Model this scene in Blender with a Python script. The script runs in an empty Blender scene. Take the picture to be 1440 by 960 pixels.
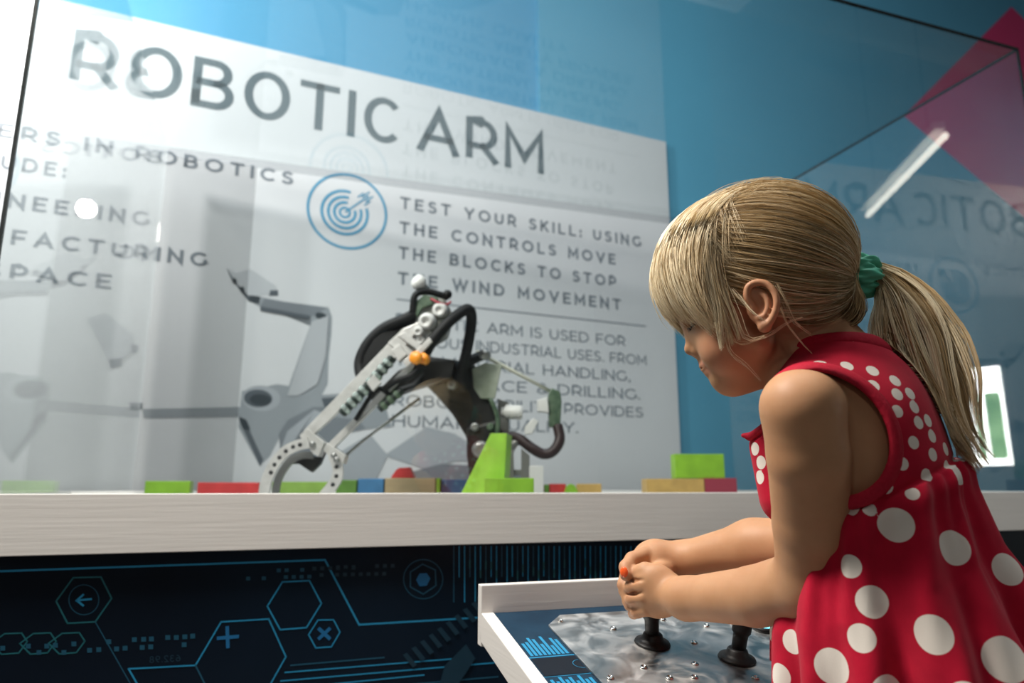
import bpy, bmesh, math, random
import numpy as np
from mathutils import Vector, Matrix
from mathutils.bvhtree import BVHTree

random.seed(7)
rng = np.random.default_rng(7)
SC = bpy.context.scene
COL = SC.collection

# ------------------------------------------------------------------ camera, light, exposure
EYE = 0.70
F = 1000.0
PITCH = math.atan(207.0 / F)
cam_d = bpy.data.cameras.new('camera')
cam = bpy.data.objects.new('camera', cam_d)
COL.objects.link(cam)
cam.location = (0, 0, EYE)
cam.rotation_euler = (math.pi / 2 + PITCH, 0, 0)
cam_d.sensor_width = 36.0
cam_d.lens = 36.0 * F / 1440.0
cam_d.clip_start = 0.02
cam_d.dof.use_dof = True
cam_d.dof.focus_distance = 0.76
cam_d.dof.aperture_fstop = 4.8
SC.camera = cam

SC.view_settings.view_transform = 'Standard'
SC.view_settings.look = 'None'
SC.view_settings.exposure = 0.0
SC.view_settings.gamma = 1.0
SC.view_settings.use_curve_mapping = False

world = bpy.data.worlds.new('world')
SC.world = world
world.use_nodes = True
world.node_tree.nodes['Background'].inputs[0].default_value = (1.0, 0.96, 0.92, 1)
world.node_tree.nodes['Background'].inputs[1].default_value = 0.05


def lamp(name, kind, loc, target, energy, color=(1, 1, 1), **kw):
    d = bpy.data.lights.new(name, kind)
    d.energy = energy
    d.color = color
    for k, v in kw.items():
        setattr(d, k, v)
    o = bpy.data.objects.new(name, d)
    COL.objects.link(o)
    o.location = loc
    o.rotation_euler = (Vector(target) - Vector(loc)).to_track_quat('-Z', 'Y').to_euler()
    return o


lamp('exhibit_spot', 'SPOT', (-1.9, 1.15, 2.85), (-1.0, 2.75, 1.95), 345, (1.0, 0.99, 0.96),
     spot_size=math.radians(110), spot_blend=1.0, shadow_soft_size=0.12)
lamp('exhibit_wash', 'AREA', (0.6, 1.1, 4.2), (0.9, 3.0, 1.5), 66, (0.90, 0.96, 1.0),
     shape='RECTANGLE', size=2.6, size_y=0.5)
lamp('ceiling_panel', 'AREA', (-0.85, 0.62, 2.3), (0.2, 0.68, 0.85), 62, (1.0, 0.94, 0.86),
     shape='RECTANGLE', size=0.5, size_y=0.5)
lamp('room_fill', 'AREA', (0.3, -0.3, 4.4), (0.3, 0.6, 0.4), 14, (1.0, 0.94, 0.87),
     shape='RECTANGLE', size=1.3, size_y=0.8)  # unseen soft fill, added above and behind the camera
lamp('bulb', 'POINT', (-0.44, -1.67, 2.12), (0, 0, 0), 14, (1.0, 0.97, 0.92), shadow_soft_size=0.045)


# ------------------------------------------------------------------ helpers
def ray(px, py):
    u = (px - 720) / F
    v = (480 - py) / F
    c, s = math.cos(PITCH), math.sin(PITCH)
    return Vector((u, c - v * s, s + v * c))


EYEV = Vector((0, 0, EYE))


def at(px, py, Y):
    """point on the sight line of a pixel of the photograph at the distance Y"""
    r = ray(px, py)
    return EYEV + r * (Y / r.y)


def on_plane(px, py, P0, N):
    r = ray(px, py)
    return EYEV + r * ((Vector(P0) - EYEV).dot(N) / r.dot(N))


def mm(Y):
    return Y / F


def mat(name, color, rough=0.5, metal=0.0, spec=0.5, **kw):
    m = bpy.data.materials.new(name)
    m.use_nodes = True
    b = m.node_tree.nodes['Principled BSDF']
    b.inputs['Base Color'].default_value = (*color, 1)
    b.inputs['Roughness'].default_value = rough
    b.inputs['Metallic'].default_value = metal
    b.inputs['Specular IOR Level'].default_value = spec
    for k, v in kw.items():
        b.inputs[k].default_value = v
    return m


def noise_color(m, c1, c2, scale=(8, 8, 8), detail=4, bump=0.0, coord='Object', rough=None):
    nt = m.node_tree
    b = nt.nodes['Principled BSDF']
    tc = nt.nodes.new('ShaderNodeTexCoord')
    mp = nt.nodes.new('ShaderNodeMapping')
    mp.inputs['Scale'].default_value = scale
    n = nt.nodes.new('ShaderNodeTexNoise')
    n.inputs['Scale'].default_value = 1.0
    n.inputs['Detail'].default_value = detail
    r = nt.nodes.new('ShaderNodeValToRGB')
    r.color_ramp.elements[0].position = 0.3
    r.color_ramp.elements[1].position = 0.7
    r.color_ramp.elements[0].color = (*c1, 1)
    r.color_ramp.elements[1].color = (*c2, 1)
    L = nt.links.new
    L(tc.outputs[coord], mp.inputs['Vector'])
    L(mp.outputs[0], n.inputs['Vector'])
    L(n.outputs['Fac'], r.inputs['Fac'])
    L(r.outputs['Color'], b.inputs['Base Color'])
    if bump:
        bp = nt.nodes.new('ShaderNodeBump')
        bp.inputs['Strength'].default_value = bump
        bp.inputs['Distance'].default_value = 0.002
        L(n.outputs['Fac'], bp.inputs['Height'])
        L(bp.outputs[0], b.inputs['Normal'])
    if rough:
        mr = nt.nodes.new('ShaderNodeMapRange')
        mr.inputs['To Min'].default_value, mr.inputs['To Max'].default_value = rough
        L(n.outputs['Fac'], mr.inputs['Value'])
        L(mr.outputs[0], b.inputs['Roughness'])
    return m


def pane_mat(name, tint=(0.97, 0.985, 0.985), f0=0.045, gain=1.0):
    """clear acrylic sheet: transparent with a Schlick reflection"""
    m = bpy.data.materials.new(name)
    m.use_nodes = True
    nt = m.node_tree
    nt.nodes.clear()
    out = nt.nodes.new('ShaderNodeOutputMaterial')
    mix = nt.nodes.new('ShaderNodeMixShader')
    tr = nt.nodes.new('ShaderNodeBsdfTransparent')
    tr.inputs[0].default_value = (*tint, 1)
    gl = nt.nodes.new('ShaderNodeBsdfGlossy')
    gl.inputs['Color'].default_value = (1, 1, 1, 1)
    gl.inputs['Roughness'].default_value = 0.015
    lw = nt.nodes.new('ShaderNodeLayerWeight')
    lw.inputs['Blend'].default_value = 0.5
    pw = nt.nodes.new('ShaderNodeMath')
    pw.operation = 'POWER'
    pw.inputs[1].default_value = 5.0
    ml = nt.nodes.new('ShaderNodeMath')
    ml.operation = 'MULTIPLY_ADD'
    ml.inputs[1].default_value = 0.95 * gain
    ml.inputs[2].default_value = f0
    L = nt.links.new
    L(lw.outputs['Facing'], pw.inputs[0])
    L(pw.outputs[0], ml.inputs[0])
    L(ml.outputs[0], mix.inputs['Fac'])
    L(tr.outputs[0], mix.inputs[1])
    L(gl.outputs[0], mix.inputs[2])
    L(mix.outputs[0], out.inputs['Surface'])
    return m


class MB:
    """collects shapes, then links them as ONE mesh object"""

    def __init__(self):
        self.v, self.f, self.mi, self.sm = [], [], [], []

    def add(self, verts, faces, mi=0, smooth=False):
        o = len(self.v)
        self.v += [tuple(x) for x in verts]
        self.f += [tuple(i + o for i in f) for f in faces]
        self.mi += [mi] * len(faces)
        self.sm += [smooth] * len(faces)
        return self

    def frame_box(self, o, ax, ay, az, mi=0):
        """box from a corner and three edge vectors"""
        o, ax, ay, az = Vector(o), Vector(ax), Vector(ay), Vector(az)
        v = [o, o + ax, o + ax + ay, o + ay]
        v += [p + az for p in v]
        f = [(0, 3, 2, 1), (4, 5, 6, 7), (0, 1, 5, 4), (1, 2, 6, 5), (2, 3, 7, 6), (3, 0, 4, 7)]
        if ax.cross(ay).dot(az) < 0:
            f = [tuple(reversed(q)) for q in f]
        return self.add(v, f, mi)

    def bbox(self, o, ax, ay, az, r=0.002, mi=0, seg=2):
        """bevelled box from a corner and three edge vectors"""
        bm = bmesh.new()
        o, ax, ay, az = Vector(o), Vector(ax), Vector(ay), Vector(az)
        v = [o, o + ax, o + ax + ay, o + ay]
        v += [p + az for p in v]
        bv = [bm.verts.new(p) for p in v]
        for q in [(0, 3, 2, 1), (4, 5, 6, 7), (0, 1, 5, 4), (1, 2, 6, 5), (2, 3, 7, 6), (3, 0, 4, 7)]:
            bm.faces.new([bv[i] for i in q])
        bmesh.ops.recalc_face_normals(bm, faces=bm.faces)
        bmesh.ops.bevel(bm, geom=list(bm.edges), offset=r, segments=seg, affect='EDGES', profile=0.6)
        return self.add_bm(bm, mi)

    def add_bm(self, bm, mi=0, smooth=False):
        bm.verts.index_update()
        self.add([v.co[:] for v in bm.verts], [[v.index for v in f.verts] for f in bm.faces], mi, smooth)
        bm.free()
        return self

    def prism(self, pts, ext, mi=0, bevel=0.0):
        """polygon (3D points, planar) extruded by a vector"""
        bm = bmesh.new()
        ext = Vector(ext)
        a = [bm.verts.new(Vector(p)) for p in pts]
        b = [bm.verts.new(Vector(p) + ext) for p in pts]
        bm.faces.new(a)
        bm.faces.new(list(reversed(b)))
        k = len(pts)
        for i in range(k):
            bm.faces.new((a[i], b[i], b[(i + 1) % k], a[(i + 1) % k]))
        bmesh.ops.recalc_face_normals(bm, faces=bm.faces)
        if bevel:
            bmesh.ops.bevel(bm, geom=list(bm.edges), offset=bevel, segments=2, affect='EDGES', profile=0.6)
        bmesh.ops.triangulate(bm, faces=[f for f in bm.faces if len(f.verts) > 4])
        return self.add_bm(bm, mi)

    def tube(self, pts, r, seg=10, mi=0, caps=True, smooth=True):
        pts = [Vector(p) for p in pts]
        n = len(pts)
        rs = r if hasattr(r, '__len__') else [r] * n
        t0 = (pts[1] - pts[0]).normalized()
        up = Vector((0, 0, 1)) if abs(t0.z) < 0.9 else Vector((1, 0, 0))
        u = t0.cross(up).normalized()
        vs, fs = [], []
        for i, p in enumerate(pts):
            t = (pts[min(i + 1, n - 1)] - pts[max(i - 1, 0)]).normalized()
            u = (u - t * u.dot(t)).normalized()
            w = t.cross(u)
            for k in range(seg):
                a = 2 * math.pi * k / seg
                vs.append(p + (u * math.cos(a) + w * math.sin(a)) * rs[i])
        for i in range(n - 1):
            for k in range(seg):
                a, b = i * seg + k, i * seg + (k + 1) % seg
                fs.append((a, b, b + seg, a + seg))
        if caps:
            fs.append(tuple(range(seg - 1, -1, -1)))
            fs.append(tuple((n - 1) * seg + k for k in range(seg)))
        return self.add(vs, fs, mi, smooth)

    def lathe(self, prof, o, axis, seg=24, mi=0, smooth=True):
        """profile [(radius, height)] turned about an axis through o"""
        o = Vector(o)
        ax = Vector(axis).normalized()
        u = ax.orthogonal().normalized()
        w = ax.cross(u)
        vs, fs = [], []
        for (r, h) in prof:
            for k in range(seg):
                a = 2 * math.pi * k / seg
                vs.append(o + ax * h + (u * math.cos(a) + w * math.sin(a)) * max(r, 1e-5))
        for i in range(len(prof) - 1):
            for k in range(seg):
                a, b = i * seg + k, i * seg + (k + 1) % seg
                fs.append((a, b, b + seg, a + seg))
        fs.append(tuple(range(seg - 1, -1, -1)))
        fs.append(tuple((len(prof) - 1) * seg + k for k in range(seg)))
        return self.add(vs, fs, mi, smooth)

    def ball(self, c, r, mi=0, sub=3, scale=(1, 1, 1), rot=None):
        bm = bmesh.new()
        bmesh.ops.create_icosphere(bm, subdivisions=sub, radius=1.0)
        R = rot if rot is not None else Matrix.Identity(3)
        for v in bm.verts:
            v.co = Vector(c) + R @ Vector((v.co.x * r * scale[0], v.co.y * r * scale[1], v.co.z * r * scale[2]))
        return self.add_bm(bm, mi, True)

    def build(self, name, mats, parent=None):
        me = bpy.data.meshes.new(name)
        me.from_pydata(self.v, [], self.f)
        for m in (mats if isinstance(mats, (list, tuple)) else [mats]):
            me.materials.append(m)
        me.polygons.foreach_set('material_index', self.mi)
        me.polygons.foreach_set('use_smooth', self.sm)
        me.update()
        o = bpy.data.objects.new(name, me)
        COL.objects.link(o)
        if parent is not None:
            o.parent = parent
            o.matrix_parent_inverse = Matrix.Translation(-parent.location)
        return o


def thing(name, label, cat, loc=(0, 0, 0), group=None):
    o = bpy.data.objects.new(name, None)
    COL.objects.link(o)
    o.location = loc
    o.empty_display_size = 0.05
    return tag(o, label, cat, group)


def tag(o, label=None, cat=None, group=None, kind=None):
    if label:
        o['label'] = label
    if cat:
        o['category'] = cat
    if group:
        o['group'] = group
    if kind:
        o['kind'] = kind
    return o


def structure(o):
    o['kind'] = 'structure'
    return o


def catmull(pts, n=8):
    P = [np.array(p, float) for p in pts]
    P = [2 * P[0] - P[1]] + P + [2 * P[-1] - P[-2]]
    out = []
    for i in range(1, len(P) - 2):
        for t in np.linspace(0, 1, n, endpoint=False):
            a, b, c, d = P[i - 1], P[i], P[i + 1], P[i + 2]
            out.append(0.5 * (2 * b + (c - a) * t + (2 * a - 5 * b + 4 * c - d) * t * t + (3 * b - a - 3 * c + d) * t ** 3))
    out.append(P[-2])
    return out


def _arc(cx, cy, rx, ry, a0, a1, n=14):
    return [(cx + rx * math.cos(math.radians(a0 + (a1 - a0) * i / n)), cy + ry * math.sin(math.radians(a0 + (a1 - a0) * i / n))) for i in range(n + 1)]


def _spl(pts, n=5):
    return [tuple(p) for p in catmull([(x, y, 0) for x, y in pts], n)]


GLYPH = {
    'A': (0.84, [[(0, 0), (0.42, 1), (0.84, 0)], [(0.14, 0.3), (0.70, 0.3)]]),
    'B': (0.66, [[(0, 0), (0, 1), (0.34, 1)] + _arc(0.36, 0.76, 0.24, 0.24, 90, -90) + [(0, 0.52)], [(0.34, 0.52)] + _arc(0.38, 0.26, 0.28, 0.26, 90, -90) + [(0, 0), (0, 0.3)]]),
    'C': (0.80, [_arc(0.48, 0.5, 0.48, 0.5, 46, 314, 26)]),
    'D': (0.80, [[(0, 0), (0, 1), (0.3, 1)] + _arc(0.32, 0.5, 0.48, 0.5, 90, -90, 22) + [(0, 0), (0, 0.3)]]),
    'E': (0.58, [[(0.57, 1), (0, 1), (0, 0), (0.58, 0)], [(0, 0.51), (0.5, 0.51)]]),
    'F': (0.56, [[(0.56, 1), (0, 1), (0, 0)], [(0, 0.47), (0.5, 0.47)]]),
    'G': (0.84, [_arc(0.48, 0.5, 0.48, 0.5, 46, 320, 26) + [(0.84, 0.18), (0.84, 0.48)]]),
    'H': (0.72, [[(0, 0), (0, 1)], [(0.72, 0), (0.72, 1)], [(0, 0.51), (0.72, 0.51)]]),
    'I': (0.0, [[(0, 0), (0, 1)]]),
    'K': (0.66, [[(0, 0), (0, 1)], [(0.62, 1), (0, 0.34)], [(0.21, 0.56), (0.66, 0)]]),
    'L': (0.54, [[(0, 1), (0, 0), (0.54, 0)]]),
    'M': (0.90, [[(0, 0), (0, 1), (0.45, 0.25), (0.9, 1), (0.9, 0)]]),
    'N': (0.74, [[(0, 0), (0, 1), (0.74, 0), (0.74, 1)]]),
    'O': (0.98, [_arc(0.49, 0.5, 0.49, 0.5, 0, 360, 36)]),
    'P': (0.64, [[(0, 0), (0, 1), (0.32, 1)] + _arc(0.32, 0.67, 0.32, 0.33, 90, -90) + [(0, 0.34)]]),
    'Q': (0.98, [_arc(0.49, 0.5, 0.49, 0.5, 0, 360, 36), [(0.55, 0.1), (0.8, -0.12)]]),
    'R': (0.66, [[(0, 0), (0, 1), (0.32, 1)] + _arc(0.32, 0.67, 0.32, 0.33, 90, -90) + [(0, 0.34)], [(0.36, 0.34), (0.66, 0)]]),
    'S': (0.60, [_spl([(0.57, 0.87), (0.45, 0.96), (0.3, 1), (0.13, 0.95), (0.04, 0.77), (0.11, 0.6), (0.3, 0.52), (0.5, 0.43), (0.6, 0.25), (0.5, 0.06), (0.3, 0), (0.13, 0.03), (0, 0.14)])]),
    'T': (0.70, [[(0, 1), (0.70, 1)], [(0.35, 1), (0.35, 0)]]),
    'U': (0.70, [[(0, 1), (0, 0.4)] + _arc(0.35, 0.37, 0.35, 0.37, 180, 360) + [(0.70, 0.4), (0.70, 1)]]),
    'V': (0.80, [[(0, 1), (0.40, 0), (0.80, 1)]]),
    'W': (1.24, [[(0, 1), (0.31, 0), (0.62, 1), (0.93, 0), (1.24, 1)]]),
    'Y': (0.76, [[(0, 1), (0.38, 0.43), (0.76, 1)], [(0.38, 0.43), (0.38, 0)]]),
    '&': (0.74, [_spl([(0.74, 0.02), (0.28, 0.6), (0.22, 0.85), (0.36, 1), (0.52, 0.85), (0.4, 0.63), (0.08, 0.38), (0.04, 0.14), (0.28, 0), (0.55, 0.12), (0.72, 0.42)])]),
    ':': (0.0, [[(0, 0), (0, 0.09)], [(0, 0.55), (0, 0.64)]]),
    '.': (0.0, [[(0, 0), (0, 0.06)]]),
    ',': (0.06, [[(0.05, 0.06), (0, -0.14)]]),
    ' ': (0.26, []),
    '6': (0.62, [_spl([(0.5, 1), (0.18, 0.8), (0, 0.4), (0.1, 0.08), (0.32, 0), (0.58, 0.12), (0.6, 0.38), (0.34, 0.56), (0.08, 0.42)])]),
    '3': (0.58, [_spl([(0.04, 0.9), (0.28, 1), (0.52, 0.86), (0.48, 0.62), (0.22, 0.54), (0.5, 0.46), (0.58, 0.24), (0.4, 0.02), (0.16, 0), (0, 0.1)])]),
    '2': (0.58, [_spl([(0.02, 0.8), (0.14, 0.97), (0.34, 1), (0.54, 0.84), (0.5, 0.6), (0.0, 0)]) + [(0.58, 0)]]),
    '9': (0.62, [_spl([(0.12, 0), (0.44, 0.2), (0.62, 0.6), (0.52, 0.92), (0.3, 1), (0.04, 0.88), (0.02, 0.62), (0.28, 0.44), (0.54, 0.58)])]),
    '8': (0.60, [_arc(0.3, 0.76, 0.25, 0.24, 0, 360, 20), _arc(0.3, 0.26, 0.3, 0.26, 0, 360, 20)]),
}


def text_mesh(txt, weight=0.15, gap=0.2, wide=1.0):
    """letters of a plain geometric sans drawn as mitred strokes; cap height 1, left edge at 0"""
    vs, fs = [], []
    x = weight / 2
    k = 1 - weight
    for ch in txt:
        w, strokes = GLYPH[ch]
        wd = wide * (0.80 if wide < 1 and ch in 'OC' else 1.0)
        w = w * wd
        for st in strokes:
            P = [np.array((x + p[0] * k * wd, weight / 2 + p[1] * k)) for p in st]
            closed = np.hypot(*(P[0] - P[-1])) < 1e-6
            if closed:
                P = P[:-1]
            n = len(P)
            L, R = [], []
            for i in range(n):
                a = P[i - 1] if (i or closed) else None
                b = P[(i + 1) % n] if (i < n - 1 or closed) else None
                t1 = (P[i] - a) if a is not None else (b - P[i])
                t2 = (b - P[i]) if b is not None else (P[i] - a)
                t1 = t1 / max(np.hypot(*t1), 1e-9)
                t2 = t2 / max(np.hypot(*t2), 1e-9)
                m = np.array((-t1[1] - t2[1], t1[0] + t2[0]))
                q = m @ m
                m = m * 2 / q if q > 0.4 else m * 2 / 0.4
                p = P[i].copy()
                if not closed and n == 2 or (not closed and i in (0, n - 1)):
                    p = p + (-t1 if i == 0 else t2) * weight / 2 * (1 if len(st) < 6 else 0.2)
                L.append(p + m * weight / 2)
                R.append(p - m * weight / 2)
            o = len(vs)
            for l, r in zip(L, R):
                vs += [l, r]
            for i in range(n if closed else n - 1):
                j = (i + 1) % n
                fs.append((o + 2 * i, o + 2 * i + 1, o + 2 * j + 1, o + 2 * j))
        x += w * k + weight + gap
    v = np.array(vs)
    v[:, 0] -= v[:, 0].min()
    return v, fs


# ------------------------------------------------------------------ frames of reference
H1 = math.radians(71.04)                       # heading of the exhibit's long side
D = Vector((math.sin(H1), math.cos(H1), 0))
N = Vector((-math.cos(H1), math.sin(H1), 0))   # away from the viewer
Z = Vector((0, 0, 1))
A0 = Vector((-0.747, 1.061, 0))
TOP = EYE - 0.0077                             # top of the white rim


def ex(d, n, z):
    return A0 + D * d + N * n + Z * z


H2 = math.radians(66.0)                        # heading of the poster wall
DP = Vector((math.sin(H2), math.cos(H2), 0))
NP = Vector((-math.cos(H2), math.sin(H2), 0))
P0 = Vector((-1.33, 2.58, EYE))


def po(s, z, n=0.0):
    return P0 + DP * s + Z * z + NP * n


def po_px(px, py):
    P = on_plane(px, py, P0, NP) - P0
    return P.dot(DP), P.z

# ------------------------------------------------------------------ materials
M_white = noise_color(mat('white_painted_wood', (0.7, 0.67, 0.62), 0.5), (0.775, 0.75, 0.715), (0.815, 0.79, 0.755), (6, 6, 160), 5, 0.15)
M_blue = noise_color(mat('blue_wall_paint', (0.06, 0.3, 0.5), 0.6), (0.060, 0.27, 0.45), (0.070, 0.295, 0.48), (1.2, 1.2, 1.2), 2)
M_blue_lit = noise_color(mat('blue_wall_paint_lit', (0.09, 0.32, 0.48), 0.6), (0.085, 0.31, 0.46), (0.095, 0.335, 0.49), (1.2, 1.2, 1.2), 2)  # same wall blue, lightened: the seam's light difference is in the colour
M_pink = mat('magenta_wall_paint', (0.62, 0.045, 0.16), 0.6)
M_floor = noise_color(mat('grey_floor', (0.16, 0.15, 0.14), 0.5), (0.13, 0.125, 0.12), (0.18, 0.17, 0.16), (3, 3, 3))
M_ceil = mat('dark_ceiling_paint', (0.2, 0.21, 0.22), 0.8)
M_room = mat('grey_wall_paint', (0.3, 0.31, 0.32), 0.8)
M_deck = mat('pale_deck', (0.5, 0.5, 0.5), 0.5)
M_navy = noise_color(mat('navy_printed_panel', (0.004, 0.012, 0.028), 0.35, 0.0, 0.22), (0.002, 0.006, 0.014), (0.004, 0.013, 0.028), (3, 3, 3), 3)
M_cyan = mat('cyan_print', (0.018, 0.27, 0.50), 0.35)
M_cyan2 = mat('dim_cyan_print', (0.010, 0.085, 0.15), 0.35)
M_teal = mat('teal_print', (0.012, 0.13, 0.16), 0.35)
M_faint = mat('faint_navy_print', (0.007, 0.034, 0.06), 0.35)
M_bluep = mat('blue_print', (0.012, 0.15, 0.36), 0.35)
M_pane = pane_mat('clear_acrylic')
M_edge = mat('polished_acrylic_edge', (0.012, 0.016, 0.016), 0.25)

# ------------------------------------------------------------------ room
def slab(name, o, ax, ay, az, m):
    return structure(MB().frame_box(o, ax, ay, az).build(name, m))


slab('floor', (-6, -4.5, -0.1), (13, 0, 0), (0, 12, 0), (0, 0, 0.1), M_floor)
slab('ceiling', (-6, -4.5, 5.6), (13, 0, 0), (0, 12, 0), (0, 0, 0.1), M_ceil)
slab('wall_front', (-6, -4.6, 0), (13, 0, 0), (0, 0.1, 0), (0, 0, 5.6), M_room)
slab('wall_left', (-5.6, -4.5, 0), (0.1, 0, 0), (0, 6, 0), (0, 0, 5.6), M_room)
slab('wall_right', (6.0, -4.5, 0), (0.1, 0, 0), (0, 12, 0), (0, 0, 5.6), M_room)
wall_o = P0 - Z * EYE
wb = slab('wall_back', wall_o + NP * 0.05 - DP * 5.0, DP * 6.62, NP * 0.12, Z * 5.6, M_blue)
# the wall's second sheet stands 25 mm proud of the first
slab('wall_back_panel', wall_o + NP * 0.025 + DP * 1.62, DP * 7, NP * 0.145, Z * 5.6, M_blue_lit)


def wall_px(px, py):
    return on_plane(px, py, P0 + NP * 0.025, NP)


L_, R_ = wall_px(1271, 163), None
# painted square standing on its corner
c1, c2 = wall_px(1420, 12), wall_px(1440, 305)
e1 = (c1 - L_)
e2 = (c2 - L_)
e1 = e1.normalized() * 1.9
e2 = e2.normalized() * 1.9
pk = MB().prism([L_, L_ + e1, L_ + e1 + e2, L_ + e2], NP * -0.002).build('wall_back_square', M_pink)
structure(pk)

# ------------------------------------------------------------------ poster
M_paper = noise_color(mat('poster_paper', (0.72, 0.73, 0.74), 0.45), (0.53, 0.545, 0.56), (0.57, 0.585, 0.60), (1.5, 1.5, 1.5), 2)
M_ink = mat('slate_ink', (0.075, 0.105, 0.12), 0.5)
M_ink2 = mat('grey_ink', (0.16, 0.185, 0.21), 0.5)
M_inkb = mat('blue_ink', (0.05, 0.25, 0.40), 0.5)
G = [mat('grey_print_%d' % i, c, 0.5) for i, c in enumerate([
    (0.36, 0.38, 0.40), (0.235, 0.26, 0.28), (0.15, 0.17, 0.19), (0.065, 0.08, 0.095), (0.02, 0.03, 0.038), (0.42, 0.44, 0.46), (0.30, 0.325, 0.35)])]

poster = thing('poster', 'large white poster about the robotic arm on the blue wall', 'poster', po(0.5, -0.7 + 0.02))
PM = [M_paper, M_ink, M_ink2, M_inkb] + G
mb = MB()
mb.frame_box(po(-2.2, -0.60, 0.02), DP * (2.2 + 2.365), Z * (0.60 + 1.833), NP * -0.02)


def poster_text(txt, x0, z0, cap, x1, mi, weight, gap, ref=None, wide=1.0):
    """ref: the words whose ends are x0 and x1 when txt has further words before them"""
    v, f = text_mesh(txt, weight, gap, wide)
    r, _ = text_mesh(ref or txt, weight, gap, wide)
    sx = (x1 - x0) / r[:, 0].max()
    xs = x1 - v[:, 0].max() * sx
    mb.add([po(xs + a * sx, z0 + b * cap, -0.0012) for a, b in v], f, mi)


poster_text('ROBOTIC', -0.375, 1.505, 0.220, po_px(559, 205)[0], 1, 0.140, 0.16, None, 0.92)
poster_text('ARM', po_px(585, 214)[0], 1.505, 0.220, 1.627, 1, 0.140, 0.14, None, 0.92)
for i, (t, x1) in enumerate([('TEST YOUR SKILL: USING', 2.185), ('THE CONTROLS MOVE', 2.022), ('THE BLOCKS TO STOP', 2.022), ('THE WIND MOVEMENT', 2.045)]):
    poster_text(t, 0.915, 1.2105 - i * 0.1155, 0.056, x1, 2, 0.19, 0.34)
poster_text('CAREERS IN ROBOTICS', -0.297, 1.237, 0.056, 0.458, 2, 0.19, 0.34, 'IN ROBOTICS')
for t, x0, x1, z in (('INCLUDE:', -0.48, -0.343, 1.118), ('ENGINEERING', -0.225, -0.048, 0.976), ('MANUFACTURING', -0.480, 0.165, 0.843), ('AEROSPACE', -0.545, -0.155, 0.716)):
    poster_text(t, x0, z, 0.056, x1, 2, 0.19, 0.34, {'INCLUDE:': 'DE:', 'ENGINEERING': 'ING', 'MANUFACTURING': 'FACTURING', 'AEROSPACE': 'SPACE'}[t])
for i, (t, x1) in enumerate([('ROBOTIC ARM IS USED FOR', 2.066), ('VARIOUS INDUSTRIAL USES. FROM', 2.184), ('THE MATERIAL HANDLING,', 2.088),
                             ('AEROSPACE & DRILLING.', 2.138), ('ROBOTIC ABILITY PROVIDES', 2.153), ('HUMANS QUALITY.', 1.79)]):
    poster_text(t, 0.912, 0.684 - i * 0.0865, 0.050, x1, 2, 0.125, 0.13)
mb.frame_box(po(0.913, 0.7935, -0.0012), DP * 1.275, Z * 0.006, NP * 0.001, 2)


def ring(cx, cz, r0, r1, n=64, a0=0, a1=2 * math.pi):
    vs, fs = [], []
    for k in range(n + 1):
        a = a0 + (a1 - a0) * k / n
        vs += [po(cx + r0 * math.cos(a), cz + r0 * math.sin(a), -0.0014), po(cx + r1 * math.cos(a), cz + r1 * math.sin(a), -0.0014)]
    for k in range(n):
        fs.append((2 * k, 2 * k + 1, 2 * k + 3, 2 * k + 2))
    mb.add(vs, fs, 3)


tcx, tcz = 0.688, 1.160
ring(tcx, tcz, 0.160, 0.171)
g0, g1 = math.radians(78), math.radians(380)
for r in (0.098, 0.071, 0.046):
    ring(tcx - 0.012, tcz - 0.008, r - 0.0075, r + 0.0045, 48, g0, g1)
ring(tcx - 0.012, tcz - 0.008, 0.016, 0.026)
a = Vector((tcx - 0.012, tcz - 0.008))
for off, b0, b1, wd in ((0, 0.0, 0.135, 0.007), (0.012, 0.105, 0.150, 0.006), (-0.012, 0.105, 0.150, 0.006), (0.022, 0.09, 0.125, 0.006), (-0.022, 0.09, 0.125, 0.006)):
    u = Vector((math.cos(0.75), math.sin(0.75)))
    w = Vector((-u.y, u.x))
    q = [a + u * b0 + w * (off - wd / 2), a + u * b1 + w * (off - wd / 2), a + u * b1 + w * (off + wd / 2), a + u * b0 + w * (off + wd / 2)]
    mb.add([po(p.x, p.y, -0.0015) for p in q], [(0, 1, 2, 3)], 3)

# printed picture of a grey jointed gripper
LAY = [0.0004]


def art(px, mi):
    LAY[0] += 0.00012
    q = [po(*po_px(*p), -LAY[0]) for p in px]
    k = len(q)
    bm = bmesh.new()
    fa = bm.faces.new([bm.verts.new(p) for p in q])
    bmesh.ops.triangulate(bm, faces=[fa])
    mb.add_bm(bm, mi + 4)


def ell(cx, cy, rx, ry, mi, rot=0.0, n=32):
    c, s = math.cos(rot), math.sin(rot)
    art([(cx + rx * math.cos(t) * c - ry * math.sin(t) * s, cy + rx * math.cos(t) * s + ry * math.sin(t) * c)
         for t in [2 * math.pi * i / n for i in range(n)]], mi)


art([(352, 416), (370, 418), (400, 424), (462, 432), (467, 446), (466, 470), (462, 505), (461, 540), (450, 560), (425, 570), (400, 572), (400, 560), (438, 452), (436, 444), (366, 431), (352, 424)], 1)
art([(372, 420), (460, 433), (437, 446), (366, 431)], 2)
art([(318, 376), (332, 384), (352, 378), (388, 402), (391, 413), (352, 418), (338, 407)], 5)
art([(318, 376), (338, 407), (352, 418), (350, 424), (340, 412), (324, 390)], 3)
art([(351, 415), (366, 417), (364, 427), (350, 424)], 4)
art([(380, 408), (391, 408), (391, 416), (378, 416)], 3)
art([(340, 550), (390, 540), (420, 545), (432, 560), (430, 575), (400, 600), (380, 640), (365, 655), (335, 600)], 1)
art([(200, 575), (340, 572), (336, 586), (202, 588)], 1)
art([(335, 588), (344, 590), (370, 646), (366, 656)], 3)
ell(367, 560, 27, 18, 6, 0.06)
ell(363, 560, 20, 12.5, 3, 0.06)
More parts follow.
